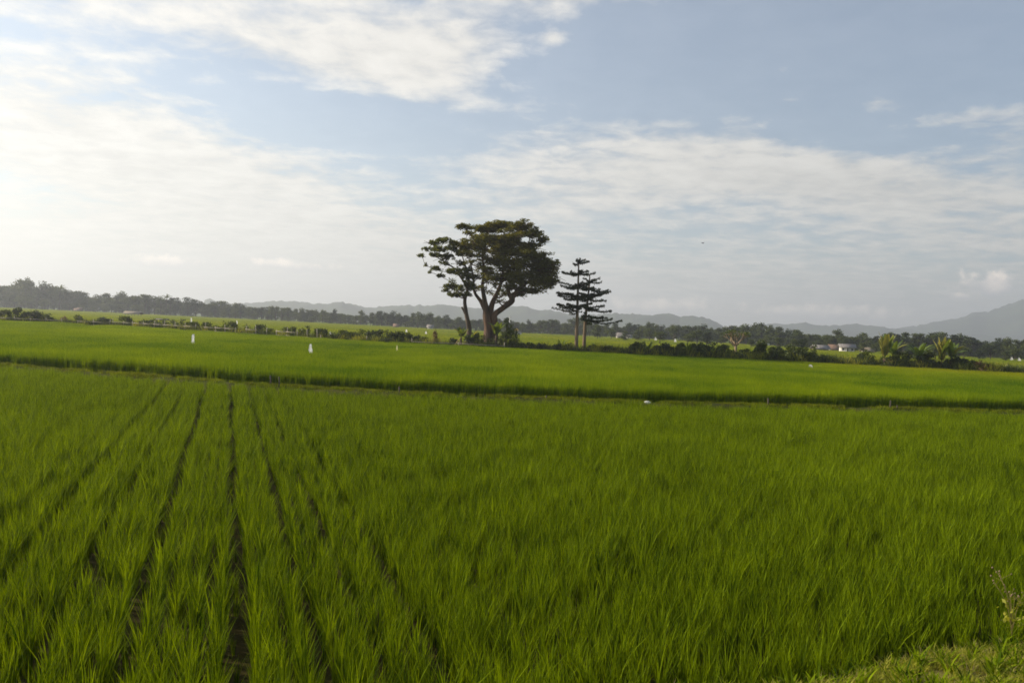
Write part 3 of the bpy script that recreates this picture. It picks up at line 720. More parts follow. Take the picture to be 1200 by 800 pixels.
bananas = [
    ('banana_plant', 'withered banana plant with upright yellowed leaves, the left one of the two tall dry ones', 1035, 1.0, 44, 11, .7, 13, .75, 11),
    ('banana_plant', 'green banana plant half hidden behind the left withered one', 1045, 2.4, 36, 7, .05, 0, 1.0, 12),
    ('banana_plant', 'low spreading banana plant with an arched pale leaf between the two withered ones', 1075, 1.2, 32, 8, .25, 3, 1.25, 13),
    ('banana_plant', 'withered banana plant with arching golden leaves, the right one of the two tall dry ones', 1102, 1.0, 42, 11, .75, 13, .75, 14),
    ('banana_plant', 'green banana plant with broad leaves just right of the golden withered one', 1113, 1.6, 36, 9, .05, 1, 1.1, 15),
    ('banana_plant', 'pale yellowish banana plant at the foot of the slender airy tree', 539, .6, 32, 7, .45, 5, .7, 16),
    ('banana_plant', 'dark green banana plant between the slender tree and the largest tree', 552, 1.6, 20, 6, .1, 2, 1.2, 17),
    ('banana_plant', 'banana plant with tall pale leaf growing against the thick reddish trunk', 580, .9, 40, 8, .35, 3, .8, 18),
    ('banana_plant', 'banana plant with long dark leaf reaching right from the thick trunk', 592, 2.0, 26, 7, .0, 1, 1.3, 19),
    ('banana_plant', 'small banana plant standing alone between the largest tree and the layered trees', 656, 3.0, 13, 7, .0, 0, 1.3, 20),
    ('banana_plant', 'small banana plant in the hedge just right of the layered trees', 758, 2.0, 15, 8, .0, 1, 1.4, 21),
    ('banana_plant', 'small dark banana plant in the hedge, second right of the layered trees', 806, 2.0, 16, 8, .0, 1, 1.4, 22),
    ('banana_plant', 'small banana plant with drooping leaves left of the bare pale tree', 831, 1.0, 13, 7, .1, 1, 1.3, 23),
]
for nm, lab, px, off, ht, nl, wi, hg, spr, sd in bananas:
    p = at(px, off); banana(nm, lab, p, hgt(ht, p)*1.0+.5, nl, wi, sd, 'banana plants along the far edge of the field', spr, hg)

# ------------------------------------------------------------------ shrubs along the fence and hedge
def shrub_proto(seed, kind):
    r = np.random.default_rng(seed); cl = []
    k = {'round': 9, 'upright': 7, 'low': 8}[kind]
    for i in range(k):
        a = r.uniform(0, 6.28); q = r.uniform(0, .32 if kind == 'upright' else .5)
        z = r.uniform(.18, .85) if kind != 'low' else r.uniform(.12, .42)
        s = r.uniform(.16, .28)
        cl.append((math.cos(a)*q, math.sin(a)*q, z, s, s, s*.8, 1))
    V, Q, T, tn = leaf_cloud(cl, 620, .055, .3, r, hollow=.1)
    mb = MB()
    for i in range(6):
        c = cl[i % len(cl)]; Pq = smooth_path([(r.uniform(-.04, .04), r.uniform(-.04, .04), -.02), (c[0]*.4, c[1]*.4, c[2]*.5), (c[0], c[1], c[2]+.15)], 3)
        mb.tube(Pq, np.linspace(.018, .005, len(Pq)), 4, False)
    return (V, Q, T, tn), mb
SH = {}
for i, (kind, m_) in enumerate([('round', shrub_m), ('round', far2_m), ('upright', shrub_m), ('upright', shrub_m), ('low', shrub_m), ('low', far2_m), ('round', brown_m)]):
    (V, Q, T, tn), mb = shrub_proto(50+i, kind)
    SH[i] = (np_mesh('foliage', V, Q, T, tn, m_), mb.mesh('stem', dark_bark_m))
def shrub(i, p, h, wd, label, group, name='shrub'):
    h = h*1.25+.55; wd = wd*1.15
    t = thing(name, label, 'shrub', tuple(p), random.uniform(0, 6.28), group); t.scale = (wd, wd, h)
    child('foliage', SH[i][0], t); child('stem', SH[i][1], t); return t
ri = random.Random(3)
HEDGE = [(24, 'at the very left end of the bamboo fence'), (64, 'by the left bamboo fence, under the wood hump'), (105, 'between the brown dry shrub and the fence gap'), (140, 'by the gap between two bamboo fences'), (185, 'in front of the thatched field shelter'),
         (222, 'just left of the brightest white flag'), (260, 'just right of the brightest white flag'), (305, 'behind the fence between the two white flags'), (350, 'a little left of the second white flag'), (385, 'behind the second white flag'), (425, 'a little right of the second white flag'),
         (465, 'above the narrow yellowish flag'), (520, 'left of the thin brownish shrub'), (548, 'at the foot of the slender tree'), (572, 'between the slender and the largest tree'), (600, 'against the thick reddish trunk'), (640, 'right of the largest trunk'), (700, 'at the foot of the layered trees'),
         (740, 'just right of the layered trees'), (780, 'behind the left half of the timber fence'), (815, 'behind the right half of the timber fence'), (850, 'left of the bare pale tree'), (880, 'at the foot of the bare pale tree'), (925, 'right of the bare pale tree'),
         (958, 'left of the grey roofed house'), (982, 'below the grey roofed house'), (1003, 'below the white farmhouse'), (1028, 'just left of the left withered banana'), (1060, 'at the foot of the left withered banana'), (1092, 'between the withered bananas'), (1125, 'at the foot of the right withered banana'), (9999, 'at the right end of the hedge')]
def hedge_section(px): return next(t for e, t in HEDGE if px < e)
# left run, behind the bamboo fence: (px, height px)
left = [(2, 9), (10, 10), (18, 12), (29, 9), (37, 10), (45, 9), (52, 8), (58, 8), (75, 7), (92, 8), (97, 8), (112, 7), (124, 7), (149, 9), (165, 6), (172, 7), (180, 8), (190, 8), (203, 8), (215, 9), (229, 8), (238, 8), (248, 7), (268, 10), (275, 10), (290, 9), (301, 9), (318, 6), (335, 8), (345, 9), (358, 10), (370, 9), (380, 9), (392, 6), (405, 9), (415, 8), (424, 10), (434, 10), (443, 11), (452, 11), (461, 10), (470, 11), (479, 10), (488, 8), (497, 7)]
for k, (px, h) in enumerate(left):
    p = at(px+ri.uniform(-1, 1), 1.2+ri.uniform(0, 1.2)); sec = hedge_section(px)
    v = ri.choice([0, 1, 2, 3, 2])
    if px == 75: shrub(6, p, hgt(h, p), hgt(9, p), 'reddish brown dry shrub at the far left end of the fence', 'shrubs along the bamboo fence'); continue
    kind = {0: 'rounded green', 1: 'rounded dark', 2: 'upright leafy', 3: 'upright leafy'}[v]
    shrub(v, p, hgt(h, p)*1.15, hgt(ri.uniform(12, 19), p), '%s shrub %s' % (kind, sec), 'shrubs along the bamboo fence')
p = at(509, 1.5); shrub(6, p, hgt(14, p), hgt(10, p), 'thin brownish shrub left of the slender airy tree', 'shrubs along the bamboo fence')
for px, h in [(600, 8), (610, 6), (622, 7), (632, 7), (642, 6), (652, 7), (662, 7), (668, 8), (693, 8), (524, 9), (532, 8), (560, 9), (568, 10), (588, 9), (557, 14), (564, 12), (586, 26), (592, 29), (599, 24), (606, 15), (604, 11), (550, 11), (574, 9)]:
    p = at(px, .8+ri.uniform(0, .8)); shrub(ri.choice([0, 1, 4]), p, hgt(h, p), hgt(13, p), '%s shrub %s' % ('waist high' if h < 8 else 'thick' if h < 12 else 'tall leafy', hedge_section(px)), 'shrubs under the tall trees')
# right hedge: dark low growth
px = 700
while px < 1190:
    base_h = 7 if px < 740 else (10 if px < 930 else 8)
    if 740 < px < 870: base_h = ri.choice([8, 10, 12])
    if 870 < px < 975: base_h = ri.choice([9, 11, 14])
    if 1000 < px < 1125: base_h = ri.choice([9, 12])
    if px > 1160: base_h = 3
    p = at(px, .6+ri.uniform(0, 1.4)); v = ri.choice([0, 1, 1, 5, 4, 0, 2])
    sec = hedge_section(px)
    hf = ri.uniform(.75, 1.4); wf = ri.uniform(9, 17); ad = ('broad ' if wf > 14 else 'narrow ' if wf < 11.5 else '')+('squat ' if hf < .95 else 'tall ' if hf > 1.2 else '')
    shrub(v, p, hgt(base_h*hf, p), hgt(wf, p), ad+'%s shrub %s' % ({0: 'rounded green', 1: 'rounded dark', 5: 'low dark', 4: 'low green', 2: 'upright leafy'}[v], sec), 'shrubs in the right hand hedge')
    px += ri.uniform(4, 6.5)
for px, h, wd, lab in [(1148, 10, 22, 'wide withered brown shrub right of the banana plants'), (1160, 7, 16, 'smaller withered brown shrub at the right end of the hedge')]:
    p = at(px, .8); shrub(6, p, hgt(h, p), hgt(wd, p), lab, 'withered shrubs by the white flag')

# rank weeds growing all along the far edge of the middle field
V_ = [np_mesh('rank_weed', *blades(70, .32, .85, .045, (5, 45), 2, .5, hvar=.35), mat=[shrub_m, far2_m, verge_m, shrub_m][i]) for i in range(4)]
rw_c = proto_collection('rank_weed', V_)
n = 4200; xs = rng.uniform(-75, 75, n)
n1 = np.sin(xs*.31)+np.sin(xs*.83+2)+np.sin(xs*.11); keep = (rng.uniform(-2.2, 2.2, n) < n1+np.where(xs > 8, 1.5, 1.0)); xs = xs[keep]; n = len(xs)
scatter('undergrowth', np.column_stack([xs, yB(xs)+rng.uniform(.5, 3.2, n), np.full(n, GZ2)]), rng.uniform(0, 6, n), rng.uniform(.85, 1.45, n)*np.where(xs > 8, 1.1, .95), 4, rw_c, 'rank weeds growing along the fence and hedge line', rng.normal(0, .12, (n, 2)))

# small trees in the hedge
def small_tree_mesh(seed, n=900, flat=1.0, size=.045):
    r = np.random.default_rng(seed); cl = []
    for i in range(11):
        a = r.uniform(0, 6.28); q = r.uniform(0, .30); z = r.uniform(.45, .92); s = r.uniform(.10, .19)
        cl.append((math.cos(a)*q, math.sin(a)*q, z, s, s, s*.7*flat, 1))
    L = leaf_cloud(cl, n, size, .4, r, hollow=.2); mb = MB()
    mb.tube(smooth_path([(0, 0, -.03), (r.uniform(-.03, .03), 0, .3), (0, 0, .75)], 4), np.linspace(.030, .010, 9), 6, False)
    for c in cl[:8]:
        mb.tube(smooth_path([(0, 0, .25+.2*r.random()), (c[0]*.5, c[1]*.5, c[2]*.75), (c[0], c[1], c[2])], 3), np.linspace(.014, .004, 7), 4, False)
    return L, mb
ST = []
for i in range(4):
    L, mb = small_tree_mesh(80+i); ST.append((np_mesh('crown', *L, mat=[shrub_m, far_m, far2_m, shrub_m][i]), mb.mesh('trunk', dark_bark_m)))
def small_tree(i, p, h, wd, label, group, name='small_tree'):
    h = h*1.15+.6
    t = thing(name, label, 'tree', tuple(p), random.uniform(0, 6.28), group); t.scale = (wd, wd, h)
    child('trunk', ST[i][1], t); child('crown', ST[i][0], t)
for px, h, wd, i, lab in [(782, 15, 20, 2, 'small dark tree in the hedge between two small banana plants'), (797, 14, 14, 1, 'narrow small tree in the hedge left of the bare pale tree'),
        (892, 20, 20, 0, 'tallest small tree in the hedge, right of the bare pale tree'), (914, 17, 20, 2, 'dark small tree in the hedge, midway to the white farmhouse'),
        (936, 15, 20, 1, 'bushy small tree in the hedge left of the white farmhouse'), (966, 10, 26, 2, 'low round small tree in the hedge below the grey roofed house'),
        (1062, 15, 20, 0, 'leafy small tree between the withered banana plants'), (1126, 14, 22, 2, 'dark small tree at the right of the banana plants'),
        (874, 12, 16, 3, 'thin small tree close by the bare pale tree'), (770, 10, 18, 1, 'low bushy tree behind the dark rail fence')]:
    p = at(px, 2.0); small_tree(i, p, hgt(h, p), hgt(wd*1.35, p), lab, 'small trees in the hedge')

for px, h, wd, i in [(745, 12, 20, 0), (812, 15, 18, 3), (826, 13, 18, 1), (846, 14, 20, 0), (904, 15, 18, 3), (926, 17, 18, 0), (951, 13, 18, 2), (1008, 12, 18, 0), (1051, 15, 20, 1), (1087, 17, 22, 0), (1120, 15, 20, 3), (1140, 10, 18, 1)]:
    p = at(px, 2.6); small_tree(i, p, hgt(h, p), hgt(wd*1.35, p), '%s small tree %s' % (['leafy', 'bushy', 'dark', 'light'][i], hedge_section(px)), 'small trees in the hedge')
# bare pale tree
def bare_tree():
    p = at(861, 6.0); H = hgt(36, p)+.5; t = thing('bare_tree', 'nearly bare tree with pale forking branches standing above the hedge', 'tree', tuple(p))
    r = random.Random(8); mb = MB(); lb = MB()
    trunk = smooth_path([(0, 0, -.1), (.05, 0, H*.3), (0, 0, H*.52)], 5); mb.tube(trunk, np.linspace(.17, .12, len(trunk)), 8, True)
    tips = []
    def br(a, d, L, r0, lv):
        e = a+d*L; P = smooth_path([a, a+d*L*.5+np.array([r.uniform(-.05, .05)*L]*3), e], 3); lb.tube(P, np.linspace(r0, r0*.55, len(P)), 5, False)
        if lv == 0: tips.append(e); return
        for k in range(3 if lv > 1 else 2):
            v = d+np.array([r.uniform(-.75, .75), r.uniform(-.75, .75), r.uniform(-.05, .5)]); v /= np.linalg.norm(v); br(e, v, L*.68, r0*.6, lv-1)
    for k in range(6):
        a = k*1.05; v = np.array([math.cos(a)*.8, math.sin(a)*.8, .8]); v /= np.linalg.norm(v); br(trunk[-1-(k % 2)], v, H*.19, .10, 3)
    child('trunk', mb.mesh('trunk', pale_bark_m, True), t); child('limb', lb.mesh('limb', pale_bark_m, True), t)
    cl = [(e[0], e[1], e[2], .3, .3, .22, 1) for e in tips]
    child('crown', np_mesh('crown', *leaf_cloud(cl, 420, .09, .4), mat=shrub_m), t)
bare_tree()

# ------------------------------------------------------------------ bamboo fences
def fence(label, px0, px1, off, hpx, step_m, mat, rails=2, miss=.0, seed=1):
    r = random.Random(seed); a, b = at(px0, off), at(px1, off)
    t = thing('fence', label, 'fence', tuple(a)); n = max(2, int(np.linalg.norm(b-a)/step_m)); H = hgt(hpx, a)+.5; prev = None
    pm = MB(); pm.tube([(0, 0, -.1), (0, 0, .5*H), (.02, .01, H)], [.045, .04, .035], 7, True); post_me = pm.mesh('post', mat, True)
    for i in range(n+1):
        px = px0+(px1-px0)*i/n; p = at(px+r.uniform(-.3, .3), off+r.uniform(-.1, .1)); q = p-a
        o = child('post', post_me, t); o.location = q; o.rotation_euler = (r.uniform(-.06, .06), r.uniform(-.08, .08), r.uniform(0, 3)); o.scale = (1, 1, r.uniform(.85, 1.2))
        if prev is not None:
            for k in range(rails):
                if r.random() < miss: continue
                z = H-.30-.42*k
                rm = MB(); rm.tube([prev+np.array([-.1, -.04, z+r.uniform(-.04, .04)]), (prev+q)/2+np.array([0, -.05, z-.02]), q+np.array([.1, -.04, z+r.uniform(-.04, .04)])], [.032, .03, .027], 6, True)
                child('rail', rm.mesh('rail', mat, True), t)
        prev = q
    return t
fence('weathered bamboo rail fence at the far left end of the field', -20, 128, .5, 7, 2.0, bamboo_m, 2, .15, 1)
fence('weathered bamboo rail fence in the middle left, running behind the white flag', 132, 372, .5, 8, 1.6, bamboo_m, 2, .25, 2)
fence('sparse line of bamboo fence stakes ending at the slender tree', 376, 590, .35, 7, 4.2, bamboo_m, 1, .85, 3)
fence('dark timber rail fence right of the layered trees', 690, 832, .9, 8, 1.8, dark_wood_m, 2, .05, 4)

# ------------------------------------------------------------------ flags, stakes and litter
def flag(label, px, py_top, py_bot, z_base, mat=white_m, pole=None, wpx=4, group='plastic bird scaring flags in the rice', cat='flag'):
    """a strip of plastic sheet tied to a bamboo stick; z_base is where the visible bottom sits"""
    p = GP(px, py_bot, z_base); base = np.array([p[0], p[1], GZ2 if p[1] > 26 else 0.0]); h = (py_bot-py_top)*p[1]/F; zb = z_base-base[2]
    t = thing('flag', label, cat, tuple(base), R(-58), group)
    mb = MB(); mb.tube([(0, 0, -.1), (0, 0, zb+h*.5), (.01, 0, zb+h*1.02)], [.014, .012, .010], 6, True); child('pole', mb.mesh('pole', bamboo_m), t)
    wd = wpx*p[1]/F; r = random.Random(int(px)); V = []; n = 7
    for i in range(n+1):
        s = i/n; ww = wd*(.30+1.15*s**.8-.35*(s > .9))*(1.25 if cat == 'flag' else 1)
        for k, u in enumerate((-.5, -.2, .15, .5)):
            V.append((u*ww+r.uniform(-.12, .12)*wd+s*.25*wd, (.16 if k % 2 else -.16)*wd+r.uniform(-.08, .08)*wd, zb+h*(1-s)+r.uniform(-.05, .05)*h*s))
    Q = [(i*4+k, i*4+k+1, (i+1)*4+k+1, (i+1)*4+k) for i in range(n) for k in range(3)]
    child('cloth', np_mesh('cloth', V, Q, None, None, mat), t)
flag('brightest white plastic flag standing in the middle field near the left', 226, 391.5, 402.5, .80, wpx=5.5)
flag('white plastic flag in the middle field, in line with the short dark furrow', 363.5, 403, 413.5, .80, wpx=5)
flag('narrow yellowish plastic flag in the middle field left of the slender tree', 465, 404.5, 412, .72, cream_m, wpx=2.2)
flag('white plastic flag seen beyond the fence above the brightest one', 224, 372.5, 377.5, .80, wpx=3)
flag('small white flag beyond the shrubs of the middle left fence', 277.5, 375.5, 379.5, .80, wpx=3)
flag('small white flag on a stake by the shrubs halfway to the slender tree', 387, 388.5, 392.5, .80, wpx=3)
flag('tiny pale flag in the far plot left of the slender tree', 476, 386, 389, .8, wpx=2.5)
flag('tiny pale flag beyond the fence just left of the thin brownish shrub', 499, 388, 391, .8, wpx=2.5)
flag('white plastic flag at the far edge of the field, right of the bare pale tree', 949.5, 427, 431.5, .72, wpx=4)
flag('triangular white plastic flag by the withered brown shrub', 1135, 424, 432, .72, wpx=5.5)
flag('pale plastic flag at the right end of the hedge', 1180, 427, 432, .72, cream_m, wpx=5)
for px, py, where in [(1185, 421, 'nearest the right edge but one, beyond the hedge end'), (1194, 422, 'closest to the right edge of the photo'), (791, 400, 'beyond the right half of the timber fence'), (768, 398, 'beyond the left half of the timber fence'), (900, 404, 'beyond the hedge right of the bare pale tree')]:
    flag('tiny white flag %s' % where, px, py-3, py+.5, .8, wpx=2.2, group='tiny flags beyond the hedge')
stake_m = MB(); stake_m.tube([(0, 0, -.2), (0, .01, .25), (.02, 0, .52)], [.035, .032, .028], 7, True); stake_me = stake_m.mesh('post', dark_wood_m, True)
for px, s_, lab in [(317, 1.0, 'short wooden post on the bund, the left one of a close pair'), (327, .95, 'short wooden post on the bund, the right one of a close pair'), (900, .8, 'thin grey stake on the bund near the right'),
                (1043, .9, 'stub of a stake on the bund towards the right edge'), (1051, .5, 'smallest stake stub on the bund towards the right edge'), (468, .7, 'thin stake on the bund left of centre'), (640, .45, 'stub of a stake on the bund right of centre')]:
    d = 29.0
    for _ in range(5): x = PX(px, d, .4); d = float(yA(x))-.15
    o = thing('post', lab, 'post', (x, d, .28), random.uniform(0, 6), 'posts standing on the bund', stake_me); o.scale = (.9, .9, s_*.85)
def bag():
    r = np.random.default_rng(4); d = 30.0
    for _ in range(5): x = PX(759, d, .45); d = float(yA(x))-.32
    V, T = [], []
    n, m_ = 10, 7
    for i in range(m_+1):
        for k in range(n):
            th = 2*math.pi*k/n; ph = math.pi*i/m_; rr = 1+r.normal(0, .10)
            V.append((.12*math.sin(ph)*math.cos(th)*rr, .09*math.sin(ph)*math.sin(th)*rr, .05+.05*math.cos(ph)*rr))
    Q = [(i*n+k, i*n+(k+1) % n, (i+1)*n+(k+1) % n, (i+1)*n+k) for i in range(m_) for k in range(n)]
    thing('plastic_bag', 'crumpled white plastic bag lying on the earth bund right of centre', 'bag', (x, d, .33), 0, None, np_mesh('plastic_bag', V, Q, None, None, white_m))
bag()

# dried flowering weed at the right edge, by the verge
def weed():
    p = GP(1186, 742, .30); t = thing('dry_weed', 'dried weed with small pinkish tan flower heads at the right edge', 'weed', tuple(p)); r = random.Random(5)
    st = MB(); 
    fm = MB()
    for k in range(7):
        rr = .014; P = []
    heads = []
    for i in range(7):
        a = r.uniform(0, 6.28); L = r.uniform(.34, .52); e = np.array([math.cos(a)*.13, math.sin(a)*.13, L]); e[0] -= .06
        P = smooth_path([(0, 0, -.02), e*np.array([.3, .3, .55]), e], 4); st.tube(P, np.linspace(.004, .002, len(P)), 5, False)
        for j in range(3):
            q = P[5+r.randrange(4)]; v = q+np.array([r.uniform(-.07, .07), r.uniform(-.07, .07), r.uniform(.02, .08)]); st.tube([q, (q+v)/2, v], [.002, .0017, .0015], 4, False); heads.append(v)
        heads.append(e)
    child('stem', st.mesh('stem', dry_m), t)
    def head_mesh(s_):
        m_ = MB(); n = 6; V = []
        for i in range(4):
            for k in range(n):
                th = 2*math.pi*k/n+i*.3; ph = math.pi*(i+.5)/4; V.append((math.sin(ph)*math.cos(th)*s_*r.uniform(.7, 1.2), math.sin(ph)*math.sin(th)*s_*r.uniform(.7, 1.2), math.cos(ph)*s_))
        m_.add(V, [(i*n+k, i*n+(k+1) % n, (i+1)*n+(k+1) % n, (i+1)*n+k) for i in range(3) for k in range(n)]); return m_.mesh('flower_head', petal_m)
    hm = [head_mesh(.007), head_mesh(.010)]
    for v in heads:
        o = child('flower_head', r.choice(hm), t); o.location = v
    lv = np_mesh('foliage', *leaf_cloud([(0, 0, .2, .10, .10, .15, 1)], 60, .022, .2), mat=verge_m); child('foliage', lv, t)
weed()

# ------------------------------------------------------------------ the far wood
def palm_mesh(seed):
    r = random.Random(seed); mb = MB(); P = smooth_path([(0, 0, -.02), (.03, 0, .4), (.01, 0, .8)], 4); mb.tube(P, np.linspace(.022, .012, len(P)), 6, False)
    V, Q, n = [], [], 0
    for i in range(15):
        v, q = leaf_strip(.30, .06, i*2.4, R(r.uniform(10, 75)), R(110), 7, .5, r)
        V += [(a+P[-1][0], b+P[-1][1], c+P[-1][2]) for a, b, c in v]; Q += [tuple(k+n for k in f) for f in q]; n += len(v)
    return (V, Q, None, [r.random() for _ in Q]), mb
FT = []
for i in range(9):
    r = np.random.default_rng(200+i); cl = []; shape = i % 4
    k = 16
    for j in range(k):
        a = r.uniform(0, 6.28)
        if shape == 0: q = r.uniform(0, .30); z = r.uniform(.40, .9); s = r.uniform(.09, .17); f = .8      # round
        elif shape == 1: q = r.uniform(0, .42); z = r.uniform(.62, .92); s = r.uniform(.09, .16); f = .5    # umbrella
        elif shape == 2: q = r.uniform(0, .20); z = r.uniform(.30, .95); s = r.uniform(.08, .14); f = 1.0   # tall
        else: q = r.uniform(0, .36)*(1.1-j/k); z = .25+.68*j/k; s = r.uniform(.10, .17); f = .8             # full
        cl.append((math.cos(a)*q, math.sin(a)*q, z, s, s, s*f, 1))
    L = leaf_cloud(cl, 1100, .030, .5, r, hollow=.1, slim=.7); mb = MB()
    mb.tube([(0, 0, -.03), (.01, 0, .3), (0, 0, .7)], [.025, .018, .008], 6, False)
    for c in cl[:6]: mb.tube([(0, 0, .35), (c[0]*.5, c[1]*.5, c[2]*.8), (c[0], c[1], c[2])], [.012, .008, .004], 4, False)
    FT.append((np_mesh('crown', *L, mat=[far_m, far2_m, far_m][i % 3]), mb.mesh('trunk', dark_bark_m), ['round', 'umbrella shaped', 'tall narrow', 'full'][shape]))
L, mb = palm_mesh(3); FT.append((np_mesh('crown', *L, mat=far_m), mb.mesh('trunk', dark_bark_m), 'coconut palm'))
prof = [(-200, 318), (-60, 328), (0, 334), (25, 328), (45, 331), (70, 334), (93, 340), (115, 345), (143, 341), (170, 346), (195, 347), (220, 349), (250, 353), (300, 356), (330, 360), (375, 361), (411, 365), (459, 365), (486, 365), (530, 369),
        (560, 371), (627, 375), (657, 375), (672, 372), (717, 379), (755, 376), (771, 381), (787, 378), (834, 380), (880, 379), (897, 381), (930, 386), (955, 387), (987, 388), (1027, 393), (1050, 390), (1070, 390), (1115, 391), (1137, 393), (1152, 399), (1167, 395), (1197, 398), (1300, 402), (1400, 404)]
def prof_y(px): return float(np.interp(px, [a for a, b in prof], [b for a, b in prof]))
rf = random.Random(12)
SECTIONS = [(8, 'at the very left edge of the photo'), (50, 'under the highest hump of the wood on the left'), (85, 'on the slope down from the left hump'), (125, 'behind the small brown roofed hut'), (180, 'behind the thatched field shelter'),
            (240, 'above the brightest white flag'), (300, 'below the first blue hill'), (365, 'above the second flag'), (430, 'below the rounded blue hill'), (490, 'by the tiny pale houses left of the trees'), (560, 'behind the slender tree'), (640, 'behind the golden dome'),
            (715, 'behind the two layered trees'), (765, 'behind the pale grey roofed house'), (840, 'between the grey roofed house and the bare tree'), (900, 'right behind the bare pale tree'), (950, 'left of the farmhouses'), (1005, 'behind the white farmhouse'),
            (1060, 'behind the left withered banana'), (1100, 'between the withered bananas'), (1150, 'above the brown withered shrub'), (1185, 'near the right edge of the photo'), (9999, 'at the very right edge of the photo')]
def wood_section(px): return next(t for e, t in SECTIONS if px < e)
def far_tree(px, d, htpx, i, wfac, label=None):
    h = htpx*d/F; x = PX(px, d, 0); t = thing('far_palm' if i == 9 else 'far_tree', label or ('%s tree in the far wood, %s' % (FT[i][2], wood_section(px))), 'palm' if i == 9 else 'tree', (x, d, GZ2), rf.uniform(0, 6.28), 'trees of the far wood')
    t.scale = (h*wfac, h*wfac, h); child('trunk', FT[i][1], t); child('crown', FT[i][0], t)
px = -45
while px < 1250:
    d = tl_dist(px)*rf.uniform(.98, 1.06)
    fh = rf.choice([1.0, 1.0, .9, .8, .7, 1.06]); htpx = (horizon(px)+2.7*F/d-prof_y(px))*fh; k = rf.randrange(9)
    far_tree(px, d, htpx, k, rf.uniform(.95, 1.35), '%s %s tree %s' % ({1.0: 'tall', 1.06: 'tallest', .9: 'middling', .8: 'lower', .7: 'short'}[fh], FT[k][2], wood_section(px))); px += rf.uniform(4.5, 9.5)
for px, dy in [(195, -3), (188, 1), (70, -1), (330, 0), (1015, 1), (1090, -1)]:
    d = tl_dist(px)*.97; far_tree(px, d, horizon(px)+2.7*F/d-prof_y(px)-dy, 9, 1.0, 'coconut palm %s' % wood_section(px))
# front row of low round trees/bushes of the wood
px = -30
while px < 1240:
    d = tl_dist(px)*rf.uniform(.93, .98); htpx = (horizon(px)+2.7*F/d-prof_y(px))*rf.uniform(.3, .55)
    if not (px < 520 and rf.random() < .4): far_tree(px, d, htpx, rf.choice([0, 3, 4, 7, 8]), rf.uniform(1.3, 1.9), 'low %s tree fronting the wood %s' % (rf.choice(['bushy', 'spreading', 'rounded']), wood_section(px)))
    px += rf.uniform(8, 16)
# trees standing forward of the wood, out in the plots on the right
px = 700
while px < 1215:
    d = tl_dist(px)*rf.uniform(.58, .86); htpx = rf.uniform(10, 17)*(1.15 if px > 1030 else 1)
    if not (950 < px < 1004): far_tree(px, d, htpx+2.0, rf.choice([0, 3, 2, 4, 7, 8]), rf.uniform(1.1, 1.7), '%s tree forward of the wood %s' % (rf.choice(['leafy', 'dark', 'rounded']), wood_section(px)))
    px += rf.uniform(11, 20)
# mass of the wood behind
def wood_mass():
    c = bpy.data.collections.new('wood_sprig')
    for i in range(9):
        o = bpy.data.objects.new('wood_sprig.%03d' % i, FT[i][0]); c.objects.link(o)
    P, s_ = [], []
    px = -160.0
    while px < 1340:
        for k in range(3):
            d = tl_dist(px)*(1.05+.07*k)*rf.uniform(.98, 1.03); h = (horizon(px)+2.7*F/d-prof_y(px)-2)*d/F*rf.uniform(.75, .98)
            P.append((PX(px, d, 0), d, GZ2-h*.18)); s_.append(h*1.08)
        px += rf.uniform(2.5, 5.5)
    n = len(P); scatter('woodland', np.array(P), rng.uniform(0, 6, n), s_, 9, c, 'unbroken dark mass of the distant wood')
wood_mass()

# ------------------------------------------------------------------ houses at the edge of the wood
def house(label, px, py_base, d, wpx, hpx, roof_h, roof_mat, wall_mat, rz=0.0, name='farmhouse', openings=3, deep=.6, walls=True):
    base = np.array([PX(px, d, GZ2), d, GZ2]); wd = wpx*d/F; H = hpx*d/F; RH = roof_h*d/F; dp = wd*deep
    t = thing(name, label, 'house', tuple(base), rz, 'small houses at the edge of the far wood')
    wl = MB(); x, y = wd/2, dp/2
    V = [(-x, -y, 0), (x, -y, 0), (x, y, 0), (-x, y, 0), (-x, -y, H), (x, -y, H), (x, y, H), (-x, y, H), (-x, 0, H+RH*.96), (x, 0, H+RH*.96)]
    if walls:
        wl.add(V, [(0, 1, 5, 4), (1, 2, 6, 5), (2, 3, 7, 6), (3, 0, 4, 7)], [(4, 7, 8), (5, 9, 6)]); child('wall', wl.mesh('wall', wall_mat), t)
    else:
        pm = MB(); pm.box((0, 0, H/2), (.16, .16, H)); pme = pm.mesh('post', dark_wood_m)
        for sx in (-1, 0, 1):
            for sy in (-1, 1): o = child('post', pme, t); o.location = (sx*x*.9, sy*y*.9, 0)
    rb = MB(); o_ = wd*.05+.3; th = .12; s = RH/y; ez = H-o_*s
    for sy in (-1, 1):
        P = [(-x-o_, sy*(y+o_), ez), (x+o_, sy*(y+o_), ez), (x+o_, 0, H+RH), (-x-o_, 0, H+RH)]
        P2 = [(a, b, c+th) for a, b, c in P]; rb.add(P+P2, [(0, 1, 2, 3), (4, 7, 6, 5), (0, 4, 5, 1), (1, 5, 6, 2), (2, 6, 7, 3), (3, 7, 4, 0)])
    child('roof', rb.mesh('roof', roof_mat), t)
    for k in range(openings if walls else 0):
        ox = -x+wd*(k+.5)/openings; m_ = MB()
        if k == openings//2:
            m_.box((ox, -y-.02, H*.38), (wd*.10, .08, H*.76)); child('door', m_.mesh('door', dark_wood_m), t)
        else:
            m_.box((ox, -y-.02, H*.58), (wd*.14, .07, H*.36)); wn = child('window', m_.mesh('window', window_m), t)
            f = MB(); f.box((ox, -y-.05, H*.38), (wd*.16, .06, .08)); child('sill', f.mesh('sill', wall_mat), wn)
    return t
house('white farmhouse with a pale wall facing the fields, brightest of the houses', 992, 411, 205, 15, 7, 3, tin_m, wall_m, R(-12), deep=.7)
